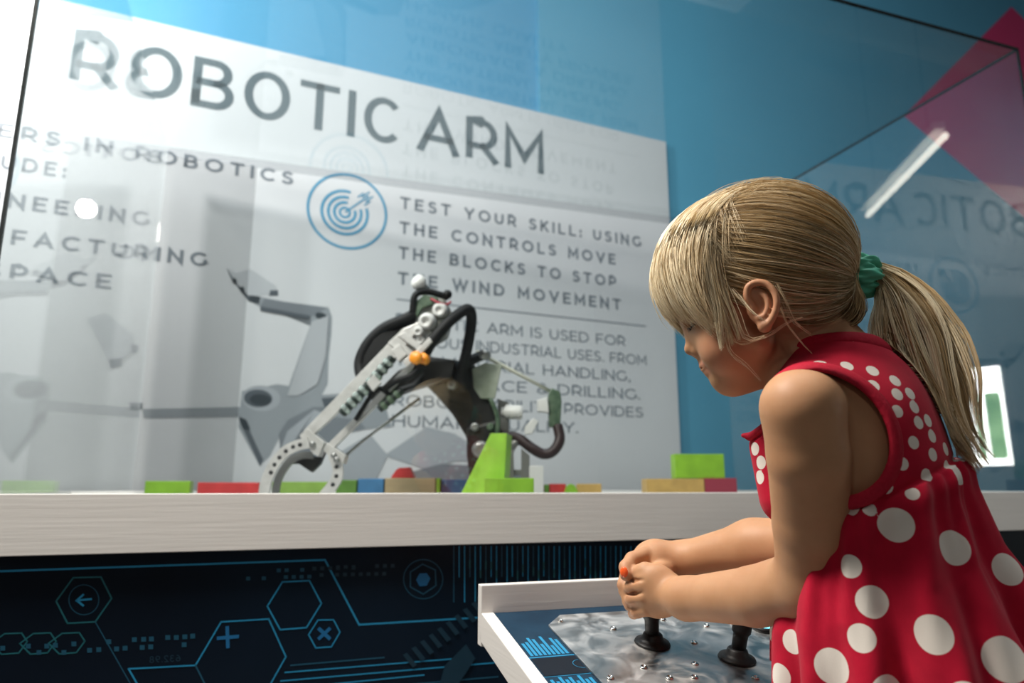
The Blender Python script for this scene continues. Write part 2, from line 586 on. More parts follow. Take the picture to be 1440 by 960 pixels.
ell(366, 562, 15, 8, 4, 0.06)
ell(430, 528, 19, 13, 6, 0.0)
ell(430, 528, 16, 10, 3, 0.0)
ell(432, 531, 12, 6.5, 2, 0.0)
ell(451, 444, 8, 4.5, 4, 0.2)
art([(392, 610), (410, 575), (440, 556), (500, 552), (540, 565), (550, 600), (480, 606), (452, 600), (430, 640), (395, 640)], 1)
art([(392, 610), (405, 590), (440, 572), (470, 572), (440, 600), (425, 640), (395, 645)], 2)
art([(398, 640), (420, 600), (460, 585), (505, 590), (514, 603), (480, 610), (450, 640), (430, 655)], 2)
art([(540, 640), (600, 600), (640, 610), (700, 650), (640, 648), (600, 660)], 6)
art([(560, 668), (620, 652), (700, 656), (760, 680), (760, 692), (560, 692)], 2)
art([(470, 640), (520, 610), (545, 640), (520, 690), (480, 690)], 6)
art([(122, 448), (150, 440), (186, 470), (190, 490), (168, 512), (155, 512)], 5)
art([(153, 506), (172, 503), (172, 514), (156, 518)], 2)
art([(185, 484), (195, 486), (192, 496), (186, 496)], 2)
art([(182, 566), (200, 566), (200, 574), (184, 575)], 2)
art([(438, 452), (462, 444), (458, 500), (446, 540), (420, 556), (404, 556)], 0)
art([(366, 431), (436, 444), (434, 449), (366, 437)], 3)
art([(392, 640), (404, 606), (442, 576), (452, 580), (416, 616), (404, 646)], 6)
art([(336, 586), (346, 590), (352, 604), (341, 602)], 4)
art([(325, 392), (331, 391), (333, 397), (328, 399)], 4)
art([(336, 404), (342, 403), (344, 409), (339, 411)], 4)
art([(452, 560), (505, 556), (508, 566), (456, 572)], 3)
mb.build('printed_sheet', PM, poster)

# ------------------------------------------------------------------ exhibit plinth
DL, DR, NB = -0.35, 2.62, 1.575
plinth = thing('exhibit_plinth', 'long plinth with white rim board above a navy panel of cyan line graphics', 'display stand', ex(1.1, 0.7, 0))
RH = 0.088
mb = MB()
mb.bbox(ex(DL, 0, TOP - RH), D * (DR - DL), N * 0.105, Z * RH, 0.0012)
mb.bbox(ex(DL, NB - 0.03, TOP - RH), D * (DR - DL), N * 0.03, Z * RH, 0.0012)
mb.bbox(ex(DL, 0.105, TOP - RH), D * 0.105, N * (NB - 0.135), Z * RH, 0.0012)
mb.bbox(ex(DR - 0.105, 0.105, TOP - RH), D * 0.105, N * (NB - 0.135), Z * RH, 0.0012)
mb.build('rim_board', M_white, plinth)
DECK = TOP - 0.032
MB().frame_box(ex(DL + 0.106, 0.106, DECK - 0.02), D * (DR - DL - 0.212), N * (NB - 0.137), Z * 0.02).build('deck', M_deck, plinth)

# the navy front panel and its printed lines (one mesh)
PN = 0.022
mb = MB()
mb.frame_box(ex(DL + 0.02, PN, 0.0), D * (DR - DL - 0.04), N * (NB - 0.05), Z * (TOP - RH - 0.0005))
FP0, lay = ex(0, PN, 0), [0.0003]


def fp(px, py, lift):
    P = on_plane(px, py, FP0, N)
    return P - N * lift


def line(px, w, mi, closed=False):
    lay[0] += 0.00001
    pts = [fp(*p, lay[0]) for p in px]
    k = len(pts)
    segs = [(i, (i + 1) % k) for i in range(k if closed else k - 1)]
    for i, j in segs:
        a, b = pts[i], pts[j]
        t = (b - a).normalized()
        s = t.cross(N).normalized() * (w / 2)
        a2, b2 = a - t * w * 0.4, b + t * w * 0.4
        mb.add([a2 - s, b2 - s, b2 + s, a2 + s], [(0, 1, 2, 3)], mi)


def patch(px, mi):
    lay[0] += 0.00001
    pts = [fp(*p, lay[0]) for p in px]
    bm = bmesh.new()
    fa = bm.faces.new([bm.verts.new(p) for p in pts])
    bmesh.ops.triangulate(bm, faces=[fa])
    mb.add_bm(bm, mi)


def circ(cx, cy, r, w, mi, n=40):
    line([(cx + r * math.cos(2 * math.pi * k / n), cy + r * math.sin(2 * math.pi * k / n)) for k in range(n)], w, mi, True)


CY, DC, TE, FA, BL = 1, 2, 3, 4, 5
line([(-60, 805), (457, 787), (505, 878), (690, 867)], 0.0030, CY)
line([(79, 845), (103, 812), (142, 811), (157, 841), (134, 874), (95, 876)], 0.0022, TE, True)
circ(118, 843, 21, 0.0014, DC)
line([(108, 844), (128, 842)], 0.0030, CY)
line([(117, 836), (108, 844), (117, 851)], 0.0030, CY)
line([(134, 874), (200, 990)], 0.0015, DC)
for k in range(6):
    x = -42 + 40.5 * k
    line([(x - 11 + 0, 905 - 0.3 * k), (x + 8, 891 - 0.3 * k), (x + 32, 890 - 0.3 * k), (x + 41 - 11 + 10, 902 - 0.3 * k), (x + 28, 918 - 0.3 * k), (x + 4, 920 - 0.3 * k)], 0.0020, TE, True) if k < 4 else None
for (x, y, m_) in [(104, 905, DC), (126, 914, DC), (139, 913, DC), (153, 902, DC), (164, 912, DC), (176, 911, DC), (189, 899, DC), (202, 898.5, DC), (213, 898, DC), (200, 910, DC), (212, 909, DC),
                   (236, 896, DC), (248, 896, DC), (260, 895, DC), (271, 894, DC), (259, 906, DC), (66, 908, DC), (78, 907, DC), (40, 908, DC), (4, 911, DC), (90, 917, DC), (55, 917, DC)]:
    patch([(x - 3.4, y - 3.2), (x + 3.4, y - 3.4), (x + 3.4, y + 3.2), (x - 3.4, y + 3.4)], m_)
line([(275, 935), (181, 940), (215, 1000)], 0.0024, CY)
line([(275, 935), (311, 874), (378, 870), (402, 923), (380, 962), (360, 1000)], 0.0024, CY)
line([(275, 935), (300, 985)], 0.0022, DC)
line([(307, 897), (334, 894.5)], 0.0052, BL)
line([(319.5, 882), (320.5, 909)], 0.0052, BL)
line([(376, 852), (397, 818), (435, 816), (452, 848), (431, 882), (394, 885)], 0.0024, CY, True)
line([(434, 892), (447, 871.5), (469, 871), (478, 888.5), (466, 909), (444, 910.5)], 0.0022, CY, True)
line([(449, 884), (463, 897)], 0.0056, BL)
line([(463, 884), (449, 897)], 0.0056, BL)
circ(595, 814, 27.5, 0.0018, DC)
line([(577, 804), (594, 793), (612, 801), (613, 823), (595, 835), (577, 825)], 0.0022, DC, True)
patch([(585, 815), (590, 806), (600, 805.5), (605, 813), (600, 823), (590, 824)], BL)
for x0, y0, x1, y1, m_ in [(409, 935, 540, 924, DC), (401, 945, 642, 925.5, CY), (395, 957, 700, 931, CY), (440, 964, 596, 948.5, CY), (480, 970, 700, 951, DC)]:
    line([(x0, y0), (x1, y1)], 0.0022, m_)
# bar graph hanging from the rim, right of the round emblem
for k in range(74):
    x = 638 + k * 7.55 * (1 - 0.0009 * k)
    lng = (k % 2 == 0)
    y1 = (846 if k < 5 else 872) if lng else 811 - 0.1 * k
    line([(x, 768), (x, y1)], 0.0020, CY if (k % 3 and k < 45) else DC)
    if k in (3, 5, 6, 7, 8, 12, 13, 15, 16, 17, 19, 21, 23, 25, 26, 27, 28, 31, 33, 34, 38, 41, 45):
        yy = 800 + 8 * math.sin(k * 1.7)
        line([(x, yy - 5), (x, yy + 5)], 0.0026, TE)
for row, (xa, xb, y) in enumerate([(349, 377, 813), (392, 437, 801.5), (402, 440, 811), (442, 505, 799), (452, 560, 808), (475, 508, 797), (530, 557, 795.5)]):
    x = xa
    while x < xb:
        if rng.random() < 0.82:
            yy = y - (x - xa) * 0.02
            patch([(x - 2.9, yy - 2.6), (x + 2.9, yy - 2.7), (x + 2.9, yy + 2.6), (x - 2.9, yy + 2.7)], FA if row > 2 else DC)
        x += 11
for k in range(9):
    x, y = 566 + k * 12, 920 - k * 9
    patch([(x, y), (x + 6, y - 3), (x + 20, y + 14), (x + 14, y + 18)], FA)
patch([(625, 935), (655, 905), (668, 925), (640, 968), (610, 990)], FA)
# the number is printed mirrored in the graphic
v_, f_ = text_mesh('632.98', 0.12, 0.22)
w_ = v_[:, 0].max()
lay[0] += 0.0001
mb.add([fp(254 - a / w_ * 43.5, 929.5 - 0.02 * (254 - a) - b * 9.5 + a / w_ * 2.6 + 4.5, lay[0]) for a, b in v_], f_, FA)
mb.build('front_panel', [M_navy, M_cyan, M_cyan2, M_teal, M_faint, M_bluep], plinth)

# ------------------------------------------------------------------ clear case
C0, C1, B0, B1, CT = -0.06, 2.36, 0.03, 1.50, EYE + 1.251
T = 0.005
case = thing('display_case', 'tall clear acrylic case standing on the white rim of the plinth', 'display case', ex(1.15, 0.76, TOP))
MB().frame_box(ex(C0, B0, TOP), D * (C1 - C0), N * T, Z * (CT - TOP)).build('front_pane', M_pane, case)
MB().frame_box(ex(C0 + T, B1 - T, CT - 0.034), D * (C1 - C0 - 2 * T), N * T, Z * 0.034).build('back_lip', pane_mat('smoky_acrylic', (0.88, 0.885, 0.89)), case)
MB().frame_box(ex(C0, B0 + T, TOP), D * T, N * (B1 - B0 - 2 * T), Z * (CT - TOP)).build('side_pane', M_pane, case)
MB().frame_box(ex(C1 - T, B0 + T, TOP), D * T, N * (B1 - B0 - 2 * T), Z * (CT - TOP)).build('side_pane', M_pane, case)
MB().frame_box(ex(C0, B0, CT), D * (C1 - C0), N * (B1 - B0), Z * T).build('lid_pane', M_pane, case)
MB().frame_box(ex(C0 + T, B1 - T, TOP), D * 0.315, N * T, Z * (CT - TOP - 0.034)).build('dark_band_sheet', pane_mat('dark_band_tint', (0.84, 0.84, 0.84), 0.0, 0.0), case)  # added sheet, its tint stands in for a darker reflected band
e = 0.0045
MB().frame_box(ex(C0 - 0.0005, B0 - 0.0008, TOP), D * e * 1.2, N * 0.006, Z * (CT - TOP)).build('edge_strip', M_edge, case)
MB().frame_box(ex(C1 - e, B0 - 0.0008, TOP), D * e, N * 0.006, Z * (CT - TOP)).build('edge_strip', M_edge, case)
MB().frame_box(ex(C0, B0 - 0.0008, CT), D * (C1 - C0), N * 0.006, Z * (T + 0.001)).build('edge_strip', M_edge, case)
MB().frame_box(ex(C1 - e, B0 + 0.006, CT - 0.001), D * (e + 0.0005), N * (B1 - B0 - 0.006), Z * (T + 0.002)).build('edge_strip', M_edge, case)

# ------------------------------------------------------------------ what the clear case mirrors: a window and a tube lamp in the room
FPn = ex(0, B0, 0)


def mirrored(px, py):
    P = on_plane(px, py, FPn, N)
    r = ray(px, py)
    return P, r - N * (2 * r.dot(N))


def at_x(px, py, X):
    P, r = mirrored(px, py)
    return P + r * ((X - P.x) / r.x)


def at_z(px, py, H):
    P, r = mirrored(px, py)
    return P + r * ((H - P.z) / r.z)


M_daylight = mat('daylight_through_window', (0.1, 0.2, 0.1), 0.3)
nt = M_daylight.node_tree
b_ = nt.nodes['Principled BSDF']
tc = nt.nodes.new('ShaderNodeTexCoord')
nz = nt.nodes.new('ShaderNodeTexNoise')
nz.inputs['Scale'].default_value = 2.2
cr = nt.nodes.new('ShaderNodeValToRGB')
cr.color_ramp.elements[0].position, cr.color_ramp.elements[1].position = 0.35, 0.65
cr.color_ramp.elements[0].color = (0.10, 0.24, 0.06, 1)
cr.color_ramp.elements[1].color = (0.45, 0.75, 0.35, 1)
nt.links.new(tc.outputs['Object'], nz.inputs['Vector'])
nt.links.new(nz.outputs['Fac'], cr.inputs['Fac'])
nt.links.new(cr.outputs['Color'], b_.inputs['Emission Color'])
b_.inputs['Emission Strength'].default_value = 7.0
M_sky = mat('bright_sky_through_window', (0.8, 0.8, 0.8), 0.3)
M_sky.node_tree.nodes['Principled BSDF'].inputs['Emission Color'].default_value = (1, 1, 0.97, 1)
M_sky.node_tree.nodes['Principled BSDF'].inputs['Emission Strength'].default_value = 17.0
M_frame = mat('white_window_frame', (0.8, 0.8, 0.78), 0.4)
w00, w11 = at_x(1372, 655, 5.99), at_x(1410, 514, 5.99)
ya0, ya1 = sorted((w00.y, w11.y))
z0, z1 = sorted((w00.z, w11.z))
ww, hh = ya1 - ya0, z1 - z0
win = MB()
fr = 0.035
for (y0, y1, q0, q1) in ((ya0 - fr, ya1 + fr, z0 - fr, z0), (ya0 - fr, ya1 + fr, z1, z1 + fr), (ya0 - fr, ya0, z0, z1), (ya1, ya1 + fr, z0, z1)):
    win.frame_box((5.93, y0, q0), (0.06, 0, 0), (0, y1 - y0, 0), (0, 0, q1 - q0))
wf = structure(win.build('window_1', M_frame))
# daylight on the white reveal, and the greenery outside between it
MB().frame_box((5.980, ya0, z0), (0.012, 0, 0), (0, ww, 0), (0, 0, hh)).build('reveal', M_sky, wf)
for (f0, f1) in ((0.14, 0.52), (0.66, 0.80)):
    MB().frame_box((5.972, ya0 + ww * (1 - f1), z0 + hh * 0.07), (0.008, 0, 0), (0, ww * (f1 - f0), 0), (0, 0, hh * 0.66)).build('pane', M_daylight, wf)
t0_, t1_ = at_z(1330, 190, 3.2), at_z(1221, 302, 3.2)
M_tube = mat('lit_tube', (0.9, 0.9, 0.85), 0.4)
M_tube.node_tree.nodes['Principled BSDF'].inputs['Emission Color'].default_value = (1, 0.93, 0.78, 1)
M_tube.node_tree.nodes['Principled BSDF'].inputs['Emission Strength'].default_value = 7.0
tl = thing('tube_lamp', 'long lit tube lamp hanging from the ceiling', 'ceiling lamp', (t0_ + t1_) / 2)
MB().tube([t0_, t1_], 0.026, 12).build('tube', M_tube, tl)
tt_ = (t1_ - t0_).normalized()
MB().frame_box(t0_ - Vector((0, 0, -0.05)) - tt_ * 0.02, (t1_ - t0_) + tt_ * 0.04, tt_.cross(Z) * 0.08, Z * 0.05).build('housing', M_frame, tl)
for q in (0.15, 0.85):
    c = t0_ + (t1_ - t0_) * q
    MB().tube([c + Z * 0.09, Vector((c.x, c.y, 5.6))], 0.006, 6).build('cable', M_edge, tl)

# ------------------------------------------------------------------ control console
KC = 0.90 / 0.84
TH = math.radians(12)
WN = -N * math.cos(TH) - Z * math.sin(TH)      # down the slope, towards the viewer
CN = N * -math.sin(TH) + Z * math.cos(TH)      # normal of the sloping top
J0 = at(917, 908, 0.90)


def con(px, py):
    return on_plane(px, py, J0, CN)


def cxy(px, py):
    P = con(px, py) - C_O
    return P.dot(D), P.dot(WN)


C_O = con(694, 861.5)                          # inner back corner of the navy deck


def cp(a, b, h=0.0):
    return C_O + D * a + WN * b + CN * h


M_steel = mat('brushed_steel_plate', (0.62, 0.615, 0.6), 0.3, 1.0)
nt = M_steel.node_tree
bs = nt.nodes['Principled BSDF']
tc = nt.nodes.new('ShaderNodeTexCoord')
nz = nt.nodes.new('ShaderNodeTexNoise')
nz.inputs['Scale'].default_value = 20
nz.inputs['Detail'].default_value = 3
nz.inputs['Distortion'].default_value = 2.2
mr = nt.nodes.new('ShaderNodeMapRange')
mr.inputs['From Min'].default_value, mr.inputs['From Max'].default_value = 0.3, 0.7
mr.inputs['To Min'].default_value, mr.inputs['To Max'].default_value = 0.30, 0.60
cr = nt.nodes.new('ShaderNodeValToRGB')
cr.color_ramp.elements[0].position, cr.color_ramp.elements[1].position = 0.3, 0.7
cr.color_ramp.elements[0].color = (0.44, 0.435, 0.425, 1)
cr.color_ramp.elements[1].color = (0.74, 0.73, 0.71, 1)
nt.links.new(nz.outputs['Fac'], cr.inputs['Fac'])
nt.links.new(cr.outputs['Color'], bs.inputs['Base Color'])
bp = nt.nodes.new('ShaderNodeBump')
bp.inputs['Strength'].default_value = 0.11
bp.inputs['Distance'].default_value = 0.006
nt.links.new(tc.outputs['Object'], nz.inputs['Vector'])
nt.links.new(nz.outputs['Fac'], mr.inputs['Value'])
nt.links.new(mr.outputs[0], bs.inputs['Roughness'])
nt.links.new(nz.outputs['Fac'], bp.inputs['Height'])
nt.links.new(bp.outputs[0], bs.inputs['Normal'])
M_screw = mat('polished_steel', (0.55, 0.54, 0.52), 0.18, 1.0)
M_black = mat('black_plastic', (0.004, 0.004, 0.0045), 0.48, 0.0, 0.3)
M_bars = mat('bright_cyan_print', (0.02, 0.27, 0.50), 0.3)
M_glow = mat('cyan_lit_ring', (0.05, 0.5, 0.6), 0.3)
M_glow.node_tree.nodes['Principled BSDF'].inputs['Emission Color'].default_value = (0.25, 0.85, 1.0, 1)
M_glow.node_tree.nodes['Principled BSDF'].inputs['Emission Strength'].default_value = 1.6

CWD, CDP = 0.375, 0.266        # width and depth of the deck
console = thing('control_console', 'white framed control console with brushed steel plate and two joysticks before the girl', 'control panel', cp(CWD / 2, 0.12, -0.1).xy.to_3d())
BT = 0.0165
BH = 0.030
mb = MB()
o = cp(-BT, 0, 0)
# back board stands upright, 33 mm above the deck
zb = 0.0345
mb.bbox(cp(-BT, 0, 0) + N * 0.016 - Z * 0.04, D * (CWD + 2 * BT), N * -0.016, Z * (0.04 + zb), 0.0015)
mb.build('back_board', M_white, console)
for a0 in (-BT, CWD):
    mb = MB()
    mb.bbox(cp(a0, 0.0003, -0.034), D * BT, WN * (CDP + 0.015), CN * (0.034 + 0.001), 0.0013)
    mb.build('side_board', M_white, console)
mb = MB()
mb.bbox(cp(0.0005, CDP, -0.034), D * (CWD - 0.001), WN * 0.015, CN * (0.034 + 0.001), 0.0013)
mb.build('front_board', M_white, console)
# navy deck with printed bars
mb = MB()
mb.frame_box(cp(0, 0, -0.012), D * CWD, WN * CDP, CN * 0.012, 0)


def deck_quad(a0, b0, a1, b1, mi, h=0.0003):
    b0, b1 = b0 * KC, b1 * KC
    mb.add([cp(a0, b0, h), cp(a0, b1, h), cp(a1, b1, h), cp(a1, b0, h)], [(0, 1, 2, 3)], mi)


pla, plb = cxy(771, 881)
ptl = cxy(787, 867)
PX0 = pla                      # left edge of the steel plate
BB = cxy(780, 920)[1] / KC      # foot of the first bars
BL_ = cxy(800, 948)[1] / KC     # far edge of the slate field
for (b0, hs) in ((BB, (0.031, 0.034, 0.044, 0.040, 0.027, 0.046, 0.022, 0.040, 0.036)), (BL_ + 0.032, (0.024, 0.02, 0.028, 0.022, 0.026, 0.018, 0.028, 0.02, 0.022))):
    for k, h in enumerate(hs):
        a0 = 0.004 + k * (PX0 - 0.006) / 9
        deck_quad(a0, b0 - h, a0 + 0.0036, b0, 1)
deck_quad(0.0, BB + 0.0030, PX0, BB + 0.0050, 1)
deck_quad(0.002, BB + 0.0068, PX0 - 0.001, BL_, 2)
deck_quad(0.0, BL_ + 0.0014, PX0, BL_ + 0.0022, 1)
for k in range(14):
    a0, a1 = [math.radians(90 + 180 * q / 14) for q in (k, k + 1)]
    c = (PX0 - 0.001, (BB + BL_) / 2 + 0.003)
    mb.add([cp(c[0] + r * math.cos(a), c[1] * KC + r * math.sin(a), 0.0005) for r, a in ((0.0095, a0), (0.0095, a1), (0.0101, a1), (0.0101, a0))], [(0, 1, 2, 3)], 1)
mb.build('printed_deck', [noise_color(mat('deck_print', (0.006, 0.03, 0.06), 0.4, 0.0, 0.2), (0.008, 0.028, 0.055), (0.012, 0.04, 0.075), (40, 40, 40)), M_bars, mat('dark_slate_print', (0.008, 0.010, 0.016), 0.4, 0.0, 0.2)], console)
# steel plate with clipped corner
mb = MB()
PB = CDP - 0.006
PA = CWD - 0.006
mb.prism([cp(a, b, 0.0004) for a, b in ((PX0, plb), (ptl[0], ptl[1]), (PA - 0.012, ptl[1]), (PA, plb), (PA, PB), (PX0, PB))], CN * 0.0022, 0, 0.0004)
mb.build('steel_plate', M_steel, console)
for q in [(788, 876), (862, 887), (932, 874), (993, 883), (976, 907), (977, 937), (905, 942), (858, 957), (941, 957), (976, 956), (1030, 879), (1062, 957), (1088, 905)]:
    a, b = cxy(*q)
    r = 0.0046 if q != (788, 876) else 0.0035
    MB().lathe([(r, 0.0), (r * 0.98, 0.0008), (r * 0.8, 0.0019), (r * 0.45, 0.0026), (r * 0.42, 0.0017), (0.0, 0.0016)], cp(a, b, 0.0026), CN, 16).build('screw', M_screw, console)
# lit push button beyond the second stick
a, b = cxy(1074, 888)
pb = MB().lathe([(0.0145, 0), (0.0145, 0.004), (0.0125, 0.006), (0.0115, 0.006)], cp(a, b, 0.0026), CN, 28).build('push_button', M_black, console)
MB().lathe([(0.0113, 0.0055), (0.0105, 0.0068), (0.0, 0.0072)], cp(a, b, 0.0026), CN, 28).build('lit_ring', M_glow, pb)


def joystick(px, py, tilt):
    a, b = cxy(px, py)
    base = cp(a, b, 0.0026)
    ax = (CN + tilt).normalized()
    j = MB().lathe([(r * KC, h * KC) for r, h in [(0.0075, 0.0), (0.0078, 0.022), (0.0082, 0.026), (0.0100, 0.028), (0.0104, 0.036), (0.0084, 0.041), (0.0074, 0.046), (0.0072, 0.064), (0.0055, 0.068), (0.0, 0.069)]],
                   base + CN * 0.002, ax, 24).build('joystick', M_black, console)
    MB().lathe([(r * KC, h * KC) for r, h in [(0.0195, 0), (0.0200, 0.0012), (0.0190, 0.0030), (0.0150, 0.0038), (0.0118, 0.0070), (0.0105, 0.0110), (0.0085, 0.0125)]], base, CN, 36).build('dust_boot', M_black, j)
    return base, ax


J1 = joystick(917, 908, Vector((-0.10, -0.02, 0.0)))
J2 = joystick(1036, 930, Vector((0.10, 0.0, 0.0)))
# post that carries the console
mb = MB()
pc = cp(0.155, 0.13, 0)
mb.bbox(Vector((pc.x, pc.y, 0.006)) - D * 0.115 - N * 0.075, D * 0.23, N * 0.14, Z * (pc.z - 0.072), 0.003)
mb.frame_box(Vector((pc.x, pc.y, 0)) - D * 0.135 - N * 0.10, D * 0.27, N * 0.19, Z * 0.012)
mb.build('pedestal', M_white, console)
mb = MB()
mb.frame_box(cp(0, 0.0, -0.040), D * CWD, WN * CDP, CN * 0.012)
mb.build('underside_tray', M_white, console)

# ------------------------------------------------------------------ wooden blocks behind the rim
def paint(name, c):
    return noise_color(mat(name, c, 0.45), tuple(x * 0.85 for x in c), tuple(min(1, x * 1.12) for x in c), (30, 30, 30), 3)


M_green = paint('green_block_paint', (0.24, 0.48, 0.03))
M_dkgreen = paint('dark_green_block_paint', (0.09, 0.20, 0.03))
M_olive = paint('olive_block_paint', (0.20, 0.34, 0.06))
M_red = paint('red_block_paint', (0.50, 0.035, 0.035))
M_bluebl = paint('blue_block_paint', (0.045, 0.16, 0.32))
M_wood = noise_color(mat('bare_beech', (0.5, 0.36, 0.2), 0.5), (0.34, 0.26, 0.15), (0.46, 0.34, 0.19), (6, 6, 80), 4)
M_ochre = paint('ochre_block_paint', (0.52, 0.33, 0.10))


def block(name, label, x0, x1, ytop, Y, m, depth=0.06, yaw=0.0, base=DECK, xc=None, group='building blocks on the deck'):
    """block whose front face spans two sight lines at the distance Y; yaw turns it about its left front corner"""
    p, q = at(x0, 690, Y), at(x1, 690, Y)
    h = at((x0 + x1) / 2, ytop, Y).z - base
    o = Vector((p.x, p.y, base))
    ax = Vector((q.x - p.x, 0, 0))
    R = Matrix.Rotation(yaw, 3, 'Z')
    ay = R @ Vector((0, depth, 0))
    ax = R @ ax
    ob = MB().bbox(o, ax, ay, Z * h, 0.0018).build(name, m)
    return tag(ob, label, 'block', group)


block('wooden_block', 'bright green block at the far end of the row, next to the long red block', 203, 262, 676, 2.0, M_green, 0.07, 0.30)
block('wooden_block', 'long red block lying between the green end block and the gripper', 277, 361, 678, 2.0, M_red, 0.07, 0.12)
block('wooden_block', 'olive green block lying between the two jaws of the gripper', 382, 458, 677, 2.02, M_olive, 0.07, 0.1)
block('wooden_block', 'dark green block just past the gripper, against the blue one', 472, 501, 674.5, 2.03, M_dkgreen, 0.06)
block('wooden_block', 'blue block between the dark green block and the bare wood one', 503, 539, 672.5, 2.03, M_bluebl, 0.06)
block('wooden_block', 'bare wood block carrying a small red wedge', 541, 612, 672, 2.03, M_wood, 0.07)
block('wooden_block', 'thin upright bright green block against the bare wood one', 613.5, 618.5, 672, 2.03, M_green, 0.06)
block('wooden_block', 'blue block half hidden behind the tall green wedge', 620, 668, 674, 2.05, M_bluebl, 0.06)
block('wooden_block', 'low green block in front of the tall green wedge', 681, 751, 672, 1.66, M_green, 0.05, 0.0)
block('wooden_block', 'short red block beyond the low green block', 750, 765, 680, 2.3, M_red, 0.05)
block('wooden_block', 'red block between a dark green bit and the small green arch', 773, 796, 680, 2.3, M_red, 0.05)
block('wooden_block', 'small dark green block between two short red ones', 765.6, 772.4, 681, 2.3, M_dkgreen, 0.05)
block('wooden_block', 'ochre block behind the small green arch', 812, 846, 680, 2.3, M_ochre, 0.05)
block('wooden_block', 'long ochre block carrying a green block', 910, 991, 673, 2.2, M_ochre, 0.09)
block('wooden_block', 'dull red block against the end of the long ochre block', 992, 1037, 672, 2.2, mat('dull_red_paint', (0.30, 0.035, 0.06), 0.5), 0.09)
zt = at(950, 672.5, 2.2).z
block('wooden_block', 'green block standing on top of the ochre and dull red blocks', 951, 1021, 638, 2.21, M_green, 0.06, 0.0, zt + 0.0005)


def arch(label, x0, x1, ytop, Y, m, base):
    p, q = at(x0, 690, Y), at(x1, 690, Y)
    w = q.x - p.x
    h = at((x0 + x1) / 2, ytop, Y).z - base
    k = 14
    prof = [(0, 0)] + [(w / 2 - w / 2 * math.cos(math.pi * i / k), h * math.sin(math.pi * i / k)) for i in range(1, k)] + [(w, 0)]
    inner = [(w / 2 + w * 0.2 * math.cos(math.pi * i / 8), h * 0.3 * math.sin(math.pi * i / 8)) for i in range(9)]
    pts = [Vector((p.x + a, p.y, base + b)) for a, b in prof] + [Vector((p.x + a, p.y, base + b)) for a, b in inner]
    ob = MB().prism(pts, Vector((0, 0.05, 0))).build('arch_block', m)
    return tag(ob, label, 'block', 'building blocks on the deck')


w0, w1 = at(549, 672, 2.05), at(583, 672, 2.05)
wz = at(576, 672, 2.03).z + 0.0004
wh = at(566, 656.5, 2.05).z - wz
ob = MB().prism([Vector((w0.x + (w1.x - w0.x) * a, 2.05, wz + wh * b)) for a, b in ((0, 0), (0.22, 0.75), (0.34, 0.93), (0.78, 1.0), (1, 0))], Vector((0, 0.045, 0)), 0, 0.0015).build('wedge_block', M_red)
tag(ob, 'small red wedge block lying on the bare wood block', 'block', 'building blocks on the deck')
arch('small green arch block low on the deck beside a red block', 793, 814, 680, 2.26, M_green, DECK)
# tall wedge
p0, p1, p2, p3 = [at(*q, 1.70) for q in ((650, 690), (690, 609), (713, 609), (706, 690))]
k = (DECK - p0.z) / (p1.z - p0.z)
b0 = p0 + (p0 - p1) * -k if False else Vector((p0.x + (p1.x - p0.x) * k, p0.y, DECK))
b3 = Vector((p3.x + 0.002, p0.y, DECK))
ob = MB().prism([b0, Vector((p1.x, p0.y, p1.z)), Vector((p2.x, p0.y, p1.z)), b3], Vector((0.012, 0.075, 0)), 0, 0.0015).build('wedge_block', paint('lime_block_paint', (0.33, 0.62, 0.06)))
tag(ob, 'tall lime green wedge standing behind the low green block', 'block', 'building blocks on the deck')

# ------------------------------------------------------------------ robot arm
M_alu = noise_color(mat('white_aluminium', (0.62, 0.61, 0.59), 0.38, 0.25), (0.50, 0.49, 0.47), (0.66, 0.65, 0.63), (30, 30, 30), 4)
M_alu2 = mat('grey_aluminium', (0.28, 0.28, 0.27), 0.35, 0.6)
M_rub = mat('black_hose_rubber', (0.004, 0.004, 0.0045), 0.6, 0.0, 0.3)
M_dark = noise_color(mat('dark_cast_boom', (0.02, 0.02, 0.02), 0.45), (0.004, 0.004, 0.0045), (0.022, 0.020, 0.017), (25, 25, 25), 4)
M_coil = mat('silver_coil', (0.50, 0.58, 0.54), 0.25, 0.7)
M_pcb = noise_color(mat('green_circuit', (0.05, 0.12, 0.07), 0.4), (0.03, 0.07, 0.04), (0.12, 0.17, 0.11), (60, 60, 60), 4)
M_plastic = mat('white_plastic', (0.7, 0.7, 0.68), 0.4)
M_orange = mat('orange_plastic', (0.85, 0.30, 0.02), 0.4)
M_maroon = mat('maroon_hose', (0.028, 0.012, 0.012), 0.5)
M_hole = mat('bolt_hole_dark', (0.012, 0.012, 0.013), 0.5)
M_frost = noise_color(mat('frosted_green_panel', (0.34, 0.38, 0.30), 0.5), (0.22, 0.26, 0.19), (0.40, 0.43, 0.36), (20, 20, 20), 3)

YG, YB = 1.80, 1.95
robot = thing('robot_arm', 'white and black robot arm bending down over the blocks inside the case', 'robot arm', Vector((at(715, 690, YB).x, YB, DECK)))


def poly(mb, pts, Y, th, mi=0, bevel=0.0015):
    q = [at(x, y, Y) for x, y in pts]
    q = [Vector((p.x, Y, p.z)) for p in q]
    return mb.prism(q, Vector((0, th, 0)), mi, bevel)


def pipe(pts, r, m, name, parent=None, seg=12, smooth_n=7):
    P = [at(*p) for p in pts]
    return MB().tube(catmull(P, smooth_n), r, seg).build(name, m, parent or robot)


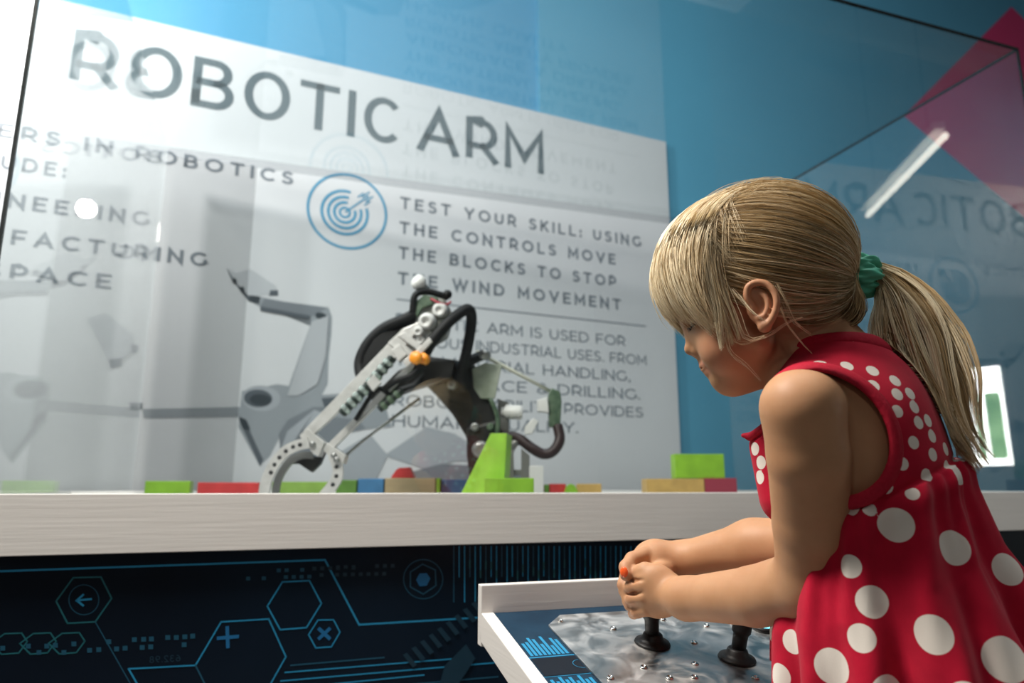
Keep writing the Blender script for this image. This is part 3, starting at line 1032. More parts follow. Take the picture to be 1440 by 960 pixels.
# pedestal and turntable
bx = at(728, 690, YB).x
mb = MB()
mb.lathe([(0.085, 0), (0.085, 0.012), (0.07, 0.016), (0.055, 0.03), (0.055, 0.034)], (bx, YB + 0.02, DECK), Z, 32)
poly(mb, [(712, 692), (712, 640), (722, 632), (724, 692)], YB - 0.03, 0.012)
poly(mb, [(733, 692), (733, 630), (745, 640), (745, 692)], YB - 0.03, 0.012)
poly(mb, [(712, 660), (745, 660), (745, 668), (712, 668)], YB - 0.02, 0.06)
mb.build('base', M_alu2, robot)
MB().bbox(Vector((at(743, 672, YB).x, YB - 0.03, DECK)), Vector((0.04, 0, 0)), Vector((0, 0.04, 0)), Z * (at(750, 655, YB).z - DECK), 0.002).build('motor_box', M_plastic, robot)
# dark boom from the base up to the elbow
mb = MB()
poly(mb, [(578, 520), (600, 500), (640, 505), (668, 512), (690, 560), (700, 600), (694, 640), (676, 668), (660, 668), (656, 615), (636, 582), (610, 552)], YB - 0.03, 0.075, 0, 0.008)
poly(mb, [(656, 600), (700, 590), (706, 640), (712, 690), (662, 690), (656, 640)], YB - 0.045, 0.11, 0, 0.008)
bo = mb.build('boom', M_dark, robot)
for (x, y, r) in ((600, 520, 0.016), (636, 540, 0.014), (676, 632, 0.024), (668, 600, 0.012), (628, 524, 0.01), (690, 600, 0.011)):
    c = at(x, y, YB - 0.05)
    MB().lathe([(r, 0), (r, 0.012), (r * 0.7, 0.018), (r * 0.3, 0.018), (0, 0.016)], c + Vector((0, 0.012, 0)), (0, -1, 0), 20).build('pivot_cap', M_alu2 if r > 0.011 else M_pcb, robot)
poly(MB(), [(664, 518), (682, 510), (706, 512), (696, 560), (676, 560), (666, 545)], YB - 0.045, 0.012, 0, 0.002).build('side_panel', M_frost, robot)
mb = MB()
poly(mb, [(560, 520), (588, 508), (640, 505), (636, 530), (600, 540), (574, 548), (545, 560), (530, 552)], YG + 0.06, 0.05, 0, 0.005)
mb.build('elbow_housing', M_dark, robot)
# forearm: two long rails, cross plates
mb = MB()
poly(mb, [(566, 462), (578, 458), (584, 468), (560, 500), (433, 618), (422, 615), (428, 604)], YG - 0.02, 0.02)
poly(mb, [(580, 506), (586, 512), (469, 630), (461, 624)], YG - 0.015, 0.018)
poly(mb, [(566, 462), (590, 452), (612, 470), (598, 494), (584, 506), (572, 496)], YG - 0.008, 0.03)
poly(mb, [(545, 482), (556, 472), (586, 500), (578, 508)], YG - 0.024, 0.010)
poly(mb, [(560, 472), (568, 466), (602, 492), (596, 499)], YG - 0.024, 0.008)
fore = mb.build('forearm_frame', M_alu, robot)
# bracket at the wrist
mb = MB()
poly(mb, [(421, 612), (432, 602), (456, 622), (448, 642), (440, 638)], YG - 0.026, 0.05)
poly(mb, [(452, 630), (460, 622), (486, 640), (482, 652), (470, 650)], YG - 0.02, 0.04)
for (x, y) in ((440, 624), (470, 640), (474, 646)):
    c = at(x, y, YG - 0.027)
    mb.lathe([(0.007, 0), (0.007, 0.006), (0, 0.006)], c, (0, -1, 0), 14, 1)
mb.build('wrist_bracket', [M_alu, M_alu2], robot)
mb = MB()
poly(mb, [(395, 652), (420, 640), (448, 642), (460, 628), (450, 652), (438, 664), (420, 652)], YG + 0.01, 0.02)
mb.build('wrist_linkage', M_dark, robot)


def jaw(outer, inner, holes, Y, th, m, name='gripper_jaw'):
    mb = MB()
    k = len(outer)
    for i in range(k - 1):
        q = [outer[i], outer[i + 1], inner[i + 1], inner[i]]
        poly(mb, q, Y, th, 0, 0.0)
    for (x, y) in holes:
        c = at(x, y, Y)
        mb.lathe([(0.0052, 0), (0.0052, 0.0006), (0.0, 0.0006)], Vector((c.x, Y, c.z)), (0, -1, 0), 12, 1)
    return mb.build(name, [m, M_hole], robot)


def band(c, w):
    """outline of a bent strip from its centre line"""
    pts = catmull([(x, y, 0) for x, y in c], 4)
    o, i_ = [], []
    for k, p in enumerate(pts):
        a, b = pts[max(k - 1, 0)], pts[min(k + 1, len(pts) - 1)]
        t = (b - a) / np.hypot(*(b - a)[:2])
        o.append((p[0] + t[1] * w / 2, p[1] - t[0] * w / 2))
        i_.append((p[0] - t[1] * w / 2, p[1] + t[0] * w / 2))
    return o, i_


c = [(434, 622), (418, 626), (402, 634), (388, 648), (379, 664), (373, 680), (370, 700)]
o_, i_ = band(c, 15)
jaw(o_, i_, [(422, 625), (412, 628), (402, 634), (393, 643), (386, 653), (381, 664)], YG - 0.032, 0.008, M_alu)
c = [(440, 640), (424, 640), (408, 648), (398, 660), (390, 676), (386, 700)]
o_, i_ = band(c, 10)
jaw(o_, i_, [], YG + 0.0, 0.008, M_alu2)
c = [(468, 640), (474, 654), (474, 670), (466, 684), (454, 698)]
o_, i_ = band(c, 15)
jaw(o_, i_, [(473, 656), (473, 669), (468, 681)], YG - 0.022, 0.008, M_alu)
# cylinders along the forearm
M_pcb2 = mat('black_green_barrel', (0.012, 0.022, 0.018), 0.35)


def cyl(p, q, r, name, Y, m):
    a, b = at(*p, Y), at(*q, Y)
    t = b - a
    L = t.length
    mb = MB()
    tn = t.normalized()
    mb.lathe([(r * 0.6, 0), (r * 0.82, 0.003), (r * 0.82, L - 0.003), (r * 0.6, L)], a, tn, 18, 1, False)
    x = 0.010
    while x < L - 0.012:
        mb.lathe([(r * 0.85, 0), (r, 0.0015), (r, 0.0105), (r * 0.85, 0.012)], a + tn * x, tn, 18, 0, False)
        x += 0.021
    return mb.build(name, [m, M_pcb2], robot)


cyl((480, 582), (520, 540), 0.0145, 'cylinder', YG - 0.045, M_coil)
cyl((516, 544), (553, 502), 0.0145, 'cylinder', YG - 0.045, M_coil)
cyl((533, 576), (566, 548), 0.012, 'cylinder', YG - 0.03, M_pcb)
mb = MB()
poly(mb, [(515, 538), (525, 526), (536, 538), (524, 550)], YG - 0.06, 0.012)
mb.build('clamp_block', M_alu, robot)
mb = MB()
poly(mb, [(550, 492), (562, 482), (572, 498), (560, 508)], YG - 0.06, 0.03)
poly(mb, [(566, 508), (590, 488), (604, 474), (608, 480), (588, 502), (572, 516)], YG - 0.062, 0.01)
mb.build('clamp_block', M_alu, robot)
mb = MB()
poly(mb, [(520, 560), (540, 540), (560, 520), (584, 512), (596, 522), (580, 538), (560, 545), (548, 560), (534, 570)], YG - 0.005, 0.04, 0, 0.004)
mb.build('valve_block', M_dark, robot)
pipe([(596, 512, YG - 0.05), (578, 528, YG - 0.05), (556, 536, YG - 0.045), (540, 548, YG - 0.03)], 0.008, M_rub, 'cable')
pipe([(554, 560, YG - 0.02), (530, 548, YG - 0.03), (500, 590, YG - 0.02)], 0.006, M_black, 'cable')
c = at(586, 503, YG - 0.08)
MB().lathe([(0.015, 0), (0.0165, 0.004), (0.0165, 0.012), (0.012, 0.016), (0, 0.017)], c + Vector((0, 0.01, 0)), (-0.3, -1, 0.1), 20).build('orange_knob', M_orange, robot)
c = at(598, 506, YG - 0.045)
MB().lathe([(0.014, 0), (0.014, 0.02), (0.0, 0.02)], c, (-0.3, -1, 0.1), 16).build('orange_knob', M_orange, robot)
# wrist motor cluster at the high end
mb = MB()
poly(mb, [(584, 452), (590, 424), (606, 416), (626, 420), (636, 440), (628, 470), (608, 482), (592, 470)], YG + 0.0, 0.06, 0, 0.006)
for (x, y, r, h) in ((603, 452, 0.022, 0.035), (592, 466, 0.014, 0.03), (620, 436, 0.02, 0.02), (594, 478, 0.012, 0.02)):
    c = at(x, y, YG)
    mb.lathe([(r, 0), (r, h * 0.6), (r * 0.8, h), (r * 0.4, h), (r * 0.35, h * 0.8), (0, h * 0.8)], c, (-0.15, -1, -0.2), 20, 1)
mb.build('motor_cluster', [noise_color(mat('greasy_metal', (0.2, 0.2, 0.18), 0.4, 0.5), (0.10, 0.11, 0.09), (0.40, 0.39, 0.36), (45, 45, 45), 5), M_plastic], robot)
poly(MB(), [(582, 426), (596, 414), (616, 418), (612, 426), (594, 432), (586, 446)], YG - 0.012, 0.01).build('circuit_board', M_pcb, robot)
pipe([(580, 440, YG - 0.01), (584, 415, YG - 0.015), (600, 410, YG), (618, 414, YG + 0.01), (630, 418, YG + 0.02)], 0.009, M_rub, 'cable')
pipe([(606, 420, YG - 0.015), (618, 426, YG - 0.02), (628, 428, YG - 0.01), (634, 424, YG)], 0.003, mat('red_wire', (0.35, 0.03, 0.05), 0.5), 'cable')
MB().ball(at(629, 414, YG), 0.013, 0, 2).build('cable_gland', M_black, robot)
mb = MB()
c = at(590, 398, YG)
mb.lathe([(0.006, -0.03), (0.012, -0.012), (0.019, -0.008), (0.021, 0.006), (0.018, 0.014), (0.012, 0.018), (0, 0.019)], c, (-0.6, -0.5, 0.35), 20)
mb.build('end_cap', M_plastic, robot)
# hoses
pipe([(600, 432, YG + 0.03), (572, 448, YG + 0.05), (540, 462, YG + 0.07), (516, 486, YG + 0.08), (506, 516, YG + 0.08), (520, 548, YG + 0.06), (552, 548, YG + 0.05), (590, 530, YG + 0.05)], 0.016, M_rub, 'hose')
mb = MB()
poly(mb, [(600, 430), (584, 436), (560, 455), (545, 462), (525, 478), (512, 500), (508, 520), (530, 500), (566, 470), (590, 450)], YG + 0.06, 0.012)
mb.build('hose_shroud', M_rub, robot)
pipe([(588, 520, YG - 0.01), (604, 486, YG - 0.03), (628, 456, YG - 0.03), (650, 438, YG - 0.01), (660, 436, YG + 0.0), (663, 452, YG + 0.02), (657, 490, YG + 0.05), (650, 522, YG + 0.08), (655, 548, YG + 0.10)], 0.0145, M_rub, 'hose')
pipe([(640, 520, YB - 0.06), (664, 506, YB - 0.06), (676, 500, YB - 0.05)], 0.014, M_black, 'hose')
# return rod and valve at the back
pipe([(670, 494, YB - 0.05), (778, 552, YB + 0.02)], 0.0055, mat('ivory_rod', (0.62, 0.62, 0.52), 0.4), 'tie_rod', None, 12, 2)
MB().lathe([(0.014, 0), (0.014, 0.03), (0.006, 0.032)], at(680, 498, YB - 0.08), (0.2, 1, 0.1), 16).build('rod_end', M_alu2, robot)
mb = MB()
poly(mb, [(771, 554), (776, 545), (788, 550), (790, 565), (788, 600), (772, 600)], YB + 0.0, 0.035, 0, 0.004)
mb.build('valve_body', M_pcb, robot)
MB().lathe([(0.019, 0), (0.020, 0.01), (0.020, 0.045), (0.012, 0.052), (0.012, 0.06)], at(735, 580, YB), (-1, 0, 0.05), 20).build('actuator', M_plastic, robot)
mb = MB()
poly(mb, [(755, 562), (770, 558), (772, 580), (756, 578)], YB - 0.01, 0.03, 0, 0.003)
poly(mb, [(738, 600), (750, 587), (757, 592), (748, 610), (738, 610)], YB - 0.03, 0.02, 0, 0.002)
mb.build('bracket', M_plastic, robot)
pipe([(784, 598, YB + 0.01), (787, 618, YB), (778, 634, YB - 0.01), (764, 638, YB - 0.01), (748, 630, YB - 0.01), (728, 616, YB), (704, 612, YB)], 0.0145, M_maroon, 'hose')
pipe([(478, 648, YG + 0.02), (512, 618, YG + 0.03), (555, 586, YG + 0.05), (590, 560, YG + 0.06)], 0.004, M_alu2, 'tie_rod', None, 10, 2)
pipe([(690, 560, YB - 0.06), (700, 590, YB - 0.06), (696, 630, YB - 0.06)], 0.006, M_pcb, 'cable')
pipe([(714, 640, YB), (724, 622, YB), (740, 618, YB)], 0.012, M_alu2, 'cable')
mb = MB()
poly(mb, [(700, 560), (716, 566), (716, 640), (700, 640)], YB + 0.0, 0.05, 0, 0.003)
mb.build('column', M_alu2, robot)

# ------------------------------------------------------------------ the child
def npv(v):
    return np.array(v[:], float)


class Field:
    """signed distance field on a rectilinear grid, meshed as one continuous surface"""

    def __init__(self, xs, ys, zs):
        self.ax = [np.asarray(a, float) for a in (xs, ys, zs)]
        self.f = np.full([len(a) for a in self.ax], 0.06, np.float32)

    def region(self, lo, hi):
        sl, g = [], []
        for a, l, h in zip(self.ax, lo, hi):
            i, j = np.searchsorted(a, l), np.searchsorted(a, h)
            if j - i < 1:
                return None, None
            sl.append(slice(i, j))
            g.append(a[i:j])
        X, Y, Zz = np.meshgrid(*g, indexing='ij', sparse=True)
        return tuple(sl), (X, Y, Zz)

    def put(self, sl, d, k, sub=False):
        a = self.f[sl]
        if sub:
            h = np.clip(0.5 - 0.5 * (a + d) / k, 0, 1)
            self.f[sl] = (a + (-d - a) * h + k * h * (1 - h)).astype(np.float32)
        else:
            h = np.clip(0.5 + 0.5 * (a - d) / k, 0, 1)
            self.f[sl] = (a + (d - a) * h - k * h * (1 - h)).astype(np.float32)

    def cone(self, a, b, ra, rb, k=0.006, sub=False):
        a, b = npv(a), npv(b)
        m = max(ra, rb) + k + 0.014
        sl, G_ = self.region(np.minimum(a, b) - m, np.maximum(a, b) + m)
        if sl is None:
            return self
        d = b - a
        t = np.clip(sum((g - a[i]) * d[i] for i, g in enumerate(G_)) / (d @ d), 0, 1)
        q = np.sqrt(sum((g - a[i] - t * d[i]) ** 2 for i, g in enumerate(G_)))
        self.put(sl, q - (ra + (rb - ra) * t), k, sub)
        return self

    def chain(self, pts, rs, k=0.006):
        for i in range(len(pts) - 1):
            self.cone(pts[i], pts[i + 1], rs[i], rs[i + 1], k)
        return self

    def ell(self, c, axes, rad, k=0.006, sub=False):
        c = npv(c)
        m = max(rad) + k + 0.014
        sl, G_ = self.region(c - m, c + m)
        if sl is None:
            return self
        p = [g - c[i] for i, g in enumerate(G_)]
        k0 = k1 = 0
        for e_, r in zip(axes, rad):
            q = p[0] * e_[0] + p[1] * e_[1] + p[2] * e_[2]
            k0 = k0 + (q / r) ** 2
            k1 = k1 + (q / r ** 2) ** 2
        k0, k1 = np.sqrt(k0), np.sqrt(np.maximum(k1, 1e-12))
        self.put(sl, k0 * (k0 - 1) / k1, k, sub)
        return self

    def mesh(self):
        f = self.f
        s = f < 0
        n = [v - 1 for v in f.shape]
        cnt = np.zeros(n, np.int8)
        for i in (0, 1):
            for j in (0, 1):
                for k in (0, 1):
                    cnt += s[i:n[0] + i, j:n[1] + j, k:n[2] + k]
        act = np.argwhere((cnt > 0) & (cnt < 8))
        vid = np.full(n, -1, np.int32)
        vid[act[:, 0], act[:, 1], act[:, 2]] = np.arange(len(act))
        P = np.zeros((len(act), 3))
        C = np.zeros(len(act))
        cor = [(i, j, k) for i in (0, 1) for j in (0, 1) for k in (0, 1)]
        for a in cor:
            for d in range(3):
                if a[d]:
                    continue
                b = list(a)
                b[d] = 1
                ia, ib = act + a, act + b
                fa = f[ia[:, 0], ia[:, 1], ia[:, 2]]
                fb = f[ib[:, 0], ib[:, 1], ib[:, 2]]
                m = (fa < 0) != (fb < 0)
                t = np.where(m, fa / np.where(m, fa - fb, 1), 0)
                for q in range(3):
                    pa, pb = self.ax[q][ia[:, q]], self.ax[q][ib[:, q]]
                    P[:, q] += np.where(m, pa + (pb - pa) * t, 0)
                C += m
        P /= C[:, None]
        Q = []
        for d in range(3):
            e1_, e2_ = (d + 1) % 3, (d + 2) % 3
            lo = [slice(None)] * 3
            hi = [slice(None)] * 3
            lo[d], hi[d] = slice(0, -1), slice(1, None)
            ed = np.argwhere(s[tuple(lo)] != s[tuple(hi)])
            ok = (ed[:, e1_] > 0) & (ed[:, e2_] > 0) & (ed[:, e1_] < n[e1_]) & (ed[:, e2_] < n[e2_])
            ed = ed[ok]
            inn = s[ed[:, 0], ed[:, 1], ed[:, 2]]
            quad = []
            for (o1, o2) in ((1, 1), (0, 1), (0, 0), (1, 0)):
                c = ed.copy()
                c[:, e1_] -= o1
                c[:, e2_] -= o2
                quad.append(vid[c[:, 0], c[:, 1], c[:, 2]])
            quad = np.stack(quad, 1)
            quad[~inn] = quad[~inn][:, ::-1]
            Q.append(quad)
        return P, np.concatenate(Q)


def raw_mesh(name, P, Q, m, parent=None, smooth=True, attrs=None):
    me = bpy.data.meshes.new(name)
    k = Q.shape[1]
    me.vertices.add(len(P))
    me.vertices.foreach_set('co', np.asarray(P, np.float32).ravel())
    me.loops.add(Q.size)
    me.loops.foreach_set('vertex_index', Q.astype(np.int32).ravel())
    me.polygons.add(len(Q))
    me.polygons.foreach_set('loop_start', np.arange(0, Q.size, k, dtype=np.int32))
    me.polygons.foreach_set('loop_total', np.full(len(Q), k, np.int32))
    me.polygons.foreach_set('use_smooth', np.full(len(Q), smooth))
    me.update(calc_edges=True)
    me.validate()
    for nme, val in (attrs or {}).items():
        at_ = me.attributes.new(nme, 'FLOAT', 'POINT')
        at_.data.foreach_set('value', np.asarray(val, np.float32))
    me.materials.append(m)
    o = bpy.data.objects.new(name, me)
    COL.objects.link(o)
    if parent is not None:
        o.parent = parent
        o.matrix_parent_inverse = Matrix.Translation(-parent.location)
    return o


def steps(*segs):
    """grid axis from (start, stop, step) runs"""
    out = []
    for a, b, s in segs:
        out.append(np.arange(a, b - s * 0.5, s))
    out.append(np.array([segs[-1][1]]))
    return np.concatenate(out)


# frames: torso turned from the camera, head nearly in profile
YC = 0.70
ya = math.radians(28)
FT, LT = Vector((-math.cos(ya), math.sin(ya), 0)), Vector((-math.sin(ya), -math.cos(ya), 0))
yb = math.radians(15)
FH, LH = Vector((-math.cos(yb), math.sin(yb), 0)), Vector((-math.sin(yb), -math.cos(yb), 0))
S0 = at(1068, 432, YC)


def sag(px, py, l=0.0):
    """point of the head's middle plane on a sight line, then moved sideways by l"""
    return on_plane(px, py, S0, LH) + LH * l


def side(px, py, l):
    """point on a sight line in the plane l metres beside the head's middle plane"""
    return on_plane(px, py, S0 + LH * l, LH)


def lat(px, py, l):
    """like side(), mirrored to the far half of the head when l is negative"""
    P = side(px, py, abs(l))
    return P if l >= 0 else P + LH * (2 * l)


def rot_axes(Fv, Lv, pitch):
    c, s = math.cos(pitch), math.sin(pitch)
    return [Fv * c - Z * s, Fv * s + Z * c, Lv]


pers = thing('person', 'small girl in a red white-dotted dress leaning over and gripping a joystick', 'person', (0.40, 0.68, 0))

BF = Field(steps((0.10, 0.345, 0.0016), (0.345, 0.60, 0.004)), steps((0.50, 0.56, 0.004), (0.56, 0.955, 0.0016)),
           steps((-0.01, 0.42, 0.008), (0.42, 0.61, 0.0015), (0.61, 0.775, 0.003), (0.775, 0.96, 0.0016), (0.96, 1.03, 0.003)))
# ---- skull and face
SK = sag(1068, 376)
AX = rot_axes(FH, LH, math.radians(14))
BF.ell(SK, AX, (0.0865, 0.0755, 0.0665), 0.01)
FX = rot_axes(FH, LH, math.radians(30))
BF.ell(sag(1020, 464), FX, (0.0375, 0.052, 0.049), 0.018)
BF.ell(sag(987, 438), FX, (0.0205, 0.026, 0.045), 0.014)         # brow and forehead
for s in (-1, 1):
    BF.cone(sag(1030, 526, s * 0.008), lat(1070, 482, s * 0.040), 0.0125, 0.0100, 0.026)   # jaw
    BF.ell(lat(1018, 490, s * 0.030), FX, (0.0215, 0.022, 0.020), 0.016)        # cheek
BF.ell(sag(1027, 529), FX, (0.0130, 0.0130, 0.017), 0.010)                 # chin
BF.cone(sag(1030, 528), sag(1085, 508), 0.016, 0.026, 0.016)               # floor of the mouth
for s in (-1, 1):                                                          # eye sockets, lids
    BF.ell(lat(972, 447, s * 0.026), FX, (0.011, 0.0085, 0.012), 0.010, True)
    BF.ell(lat(987, 447.6, s * 0.026) , FX, (0.0118, 0.0112, 0.0128), 0.004)
BF.cone(sag(975, 456), sag(972.5, 489), 0.0046, 0.0062, 0.007)             # nose
BF.ell(sag(971.8, 490.5), FX, (0.0062, 0.0058, 0.0068), 0.004)
for s in (-1, 1):
    BF.ell(sag(981, 494, s * 0.0065), FX, (0.0062, 0.0050, 0.0045), 0.004)
BF.cone(sag(990, 503), sag(993, 512), 0.006, 0.006, 0.008)                 # upper lip and lips
BF.ell(sag(995, 513.5), FX, (0.0075, 0.0036, 0.0150), 0.005)
BF.ell(sag(1001, 521.5), FX, (0.0072, 0.0040, 0.0130), 0.004)
BF.cone(sag(987, 518.0, -0.011), sag(987, 518.0, 0.011), 0.0008, 0.0008, 0.0022, True)
# ---- ear on both sides
for s in (-1, 1):
    def E_(px, py, out):
        P = side(px, py, 0.066)
        l = (P - S0).dot(LH)
        P = P - LH * l
        return P + LH * s * (0.066 + out)
    er = [Vector(E_(1085, 460, 0)) - Vector(E_(1064, 400, 0))]
    up_e = -er[0].normalized()
    fw_e = up_e.cross(LH).normalized()
    out_e = (LH * s - fw_e * 0.0 + FH * -0.25).normalized()
    AE = [fw_e, up_e, LH * s]
    BF.ell(E_(1070, 431, 0.001), AE, (0.0135, 0.0205, 0.0060), 0.005)
    BF.ell(E_(1068, 431, 0.0085), AE, (0.0088, 0.0125, 0.0058), 0.0025, True)
    rim = catmull([E_(*q) for q in ((1060, 434, 0.0030), (1050, 421, 0.0052), (1051, 407, 0.0062), (1061, 400.5, 0.0075), (1075, 402, 0.0092), (1087, 414, 0.0105), (1091, 430, 0.0105), (1087, 446, 0.0088), (1080, 457, 0.0065), (1071, 462, 0.004))], 3)
    BF.chain([Vector(p) for p in rim], [0.0026] * len(rim), 0.0022)
    BF.ell(E_(1075, 459, 0.0035), AE, (0.0062, 0.0068, 0.0042), 0.003)
    anti = catmull([E_(*q) for q in ((1066, 412, 0.004), (1076, 420, 0.0062), (1079, 433, 0.0068), (1074, 446, 0.0058), (1066, 449, 0.0050))], 3)
    BF.chain([Vector(p) for p in anti], [0.0021] * len(anti), 0.002)
    BF.ell(E_(1058, 437, 0.0030), AE, (0.0032, 0.0048, 0.0032), 0.002)
# ---- neck, trunk
T0, T1, T2, T3, T4 = at(1162, 500, YC), at(1168, 548, YC), at(1216, 650, YC), at(1236, 760, YC), at(1268, 890, YC)
BF.cone(at(1112, 440, YC), T0, 0.036, 0.036, 0.02)
BF.cone(T0, T1, 0.036, 0.044, 0.02)
ta = (T4 - T1).normalized()
FTt = (FT - ta * FT.dot(ta)).normalized()
LTt = ta.cross(FTt)
if LTt.dot(LT) < 0:
    LTt = -LTt
TAX = [FTt, ta, LTt]
SHL, SHR = at(1127, 574, 0.612), T1 - LT * 0.098 - Z * 0.018
BF.cone(T1 + LT * 0.01, SHL, 0.036, 0.031, 0.02)
BF.cone(T1 - LT * 0.01, SHR, 0.036, 0.031, 0.02)
BF.ell(T1 + (T2 - T1) * 0.60, TAX, (0.067, 0.090, 0.094), 0.02)
BF.ell(T2 + (T3 - T2) * 0.45, TAX, (0.068, 0.095, 0.088), 0.02)
BF.ell(T4, TAX, (0.070, 0.075, 0.088), 0.02)
# ---- near (left) arm
EL, WL = at(1143, 820, 0.690), at(966, 841, 0.826)
BF.cone(SHL, at(1136, 640, 0.625), 0.0340, 0.0338, 0.008)
BF.cone(at(1136, 640, 0.625), at(1142, 735, 0.660), 0.0338, 0.0336, 0.004)
BF.cone(at(1142, 735, 0.660), EL, 0.0336, 0.0318, 0.004)
BF.cone(EL, at(1062, 838, 0.752), 0.0318, 0.0290, 0.012)
BF.cone(at(1062, 838, 0.752), WL, 0.0290, 0.0222, 0.004)
# ---- far (right) arm
ER, WR = at(1142, 764, 0.800), at(962, 786, 0.900)
BF.cone(SHR, ER, 0.032, 0.031, 0.012)
BF.cone(ER, at(1060, 768, 0.850), 0.0315, 0.0295, 0.014)
BF.cone(at(1060, 768, 0.850), WR, 0.0290, 0.0205, 0.012)
# ---- near hand: back of the hand to the camera, fingers folded round the stick
BF.cone(WL, at(938, 836, 0.853), 0.0215, 0.0190, 0.010)
HX = [Vector((-1, 0.35, 0.05)).normalized(), None, None]
HX[2] = Vector((0.3, 1, 0.1)).normalized()
HX[2] = (HX[2] - HX[0] * HX[2].dot(HX[0])).normalized()
HX[1] = HX[0].cross(HX[2])
BF.ell(at(924, 832, 0.857), HX, (0.0290, 0.0295, 0.0150), 0.008)
kn = [((906, 801, .862), (891, 806, .872), (885, 811, .893), (897, 813, .914)),
      ((904, 822, .858), (889, 825, .868), (883, 828, .893), (895, 830, .916)),
      ((904, 840, .858), (890, 842, .869), (884, 845, .893), (896, 846, .916)),
      ((908, 857, .861), (896, 860, .871), (891, 862, .892), (900, 861, .914))]
for i, q in enumerate(kn):
    r = (0.0082, 0.0085, 0.0082, 0.0070)[i]
    BF.chain([at(*p) for p in q], [r * 1.06, r, r * 0.92, r * 0.84], 0.0022)
BF.ell(at(920, 817, 0.859), HX, (0.0200, 0.0190, 0.0130), 0.008)
for y in (815.5, 833.5, 850.5):
    for p_, q_, r0, r1 in (((904, y - 0.5, .8480), (893, y + 0.5, .8585), 0.0010, 0.0022), ((893, y + 0.5, .8585), (882, y + 1.5, .874), 0.0022, 0.0026)):
        BF.cone(at(*p_), at(*q_), r0, r1, 0.0025, True)
BF.chain([at(946, 818, .868), at(928, 803, .886), at(908, 799, .903), at(896, 804, .912)], [0.010, 0.0085, 0.0078, 0.0066], 0.004)
# ---- far hand: laid over the near fist from behind, fingers hanging down its front
BF.cone(WR, at(925, 784, 0.905), 0.0205, 0.0200, 0.010)
BF.ell(at(920, 784, 0.905), HX, (0.026, 0.0205, 0.016), 0.010)
BF.cone(at(920, 786, 0.900), at(895, 797, 0.902), 0.0165, 0.0125, 0.008)
fn = [((908, 779, .893), (889, 786, .884), (880, 797, .874), (880, 808, .867)),
      ((903, 781, .902), (883, 798, .897), (877, 822, .890), (885, 851, .884)),
      ((905, 786, .914), (884, 806, .914), (878, 830, .908), (886, 852, .899)),
      ((912, 796, .924), (893, 815, .928), (888, 838, .922), (894, 852, .914))]
for i, q in enumerate(fn):
    r = (0.0084, 0.0080, 0.0074, 0.0066)[i]
    BF.chain([at(*p) for p in q], [r * 1.15, r, r * 0.93, r * 0.82], 0.0026)
BF.chain([at(944, 796, .893), at(930, 800, .880), at(918, 801, .874)], [0.010, 0.0085, 0.0070], 0.003)
# ---- legs and feet
for s in (-1, 1):
    hp = T4 + LT * s * 0.042
    kn_ = Vector((0.415, 0.66, 0.30)) + LT * s * 0.05
    an = Vector((0.435, 0.65, 0.065)) + LT * s * 0.05
    BF.cone(hp, kn_, 0.045, 0.036, 0.02)
    BF.cone(kn_, an, 0.040, 0.026, 0.02)
    BF.cone(an - Z * 0.02, an - Z * 0.035 + FT * 0.09, 0.028, 0.022, 0.02)

M_skin = mat('skin', (0.60, 0.34, 0.19), 0.52, 0.0, 0.32)
b_ = M_skin.node_tree.nodes['Principled BSDF']
b_.inputs['Subsurface Weight'].default_value = 0.18
b_.inputs['Subsurface Radius'].default_value = (0.010, 0.004, 0.002)
b_.inputs['Subsurface Scale'].default_value = 0.5
nt = M_skin.node_tree
at_n = nt.nodes.new('ShaderNodeAttribute')
at_n.attribute_name = 'flush'
mx = nt.nodes.new('ShaderNodeMix')
mx.data_type = 'RGBA'
tc = nt.nodes.new('ShaderNodeTexCoord')
nz = nt.nodes.new('ShaderNodeTexNoise')
nz.inputs['Scale'].default_value = 38
nz.inputs['Detail'].default_value = 4
cr = nt.nodes.new('ShaderNodeValToRGB')
cr.color_ramp.elements[0].position, cr.color_ramp.elements[1].position = 0.25, 0.75
cr.color_ramp.elements[0].color = (0.47, 0.245, 0.125, 1)
cr.color_ramp.elements[1].color = (0.54, 0.295, 0.16, 1)
mx.inputs['B'].default_value = (0.52, 0.16, 0.12, 1)
nt.links.new(tc.outputs['Object'], nz.inputs['Vector'])
nt.links.new(nz.outputs['Fac'], cr.inputs['Fac'])
nt.links.new(at_n.outputs['Fac'], mx.inputs['Factor'])
nt.links.new(cr.outputs['Color'], mx.inputs['A'])
nt.links.new(mx.outputs['Result'], b_.inputs['Base Color'])

P_, Q_ = BF.mesh()
fl = np.zeros(len(P_))


def spot(c, r, w):
    d = np.linalg.norm(P_ - npv(c), axis=1)
    np.maximum(fl, w * np.clip(1.3 - d / r, 0, 1), out=fl)


for l in np.linspace(-0.014, 0.014, 7):
    spot(sag(989, 513.5, l), 0.0058, 0.5)
    spot(sag(997, 522, l), 0.0060, 0.5)
for s in (-1, 1):
    spot(lat(1008, 492, s * 0.045), 0.024, 0.25)
    spot(side(1072, 430, 0.07) - LH * (0.07 if s < 0 else 0) * 2, 0.034, 0.22)
for q in kn + fn:
    for p in q[1:]:
        spot(at(*p), 0.010, 0.18)
raw_mesh('body', P_, Q_, M_skin, pers, attrs={'flush': fl})

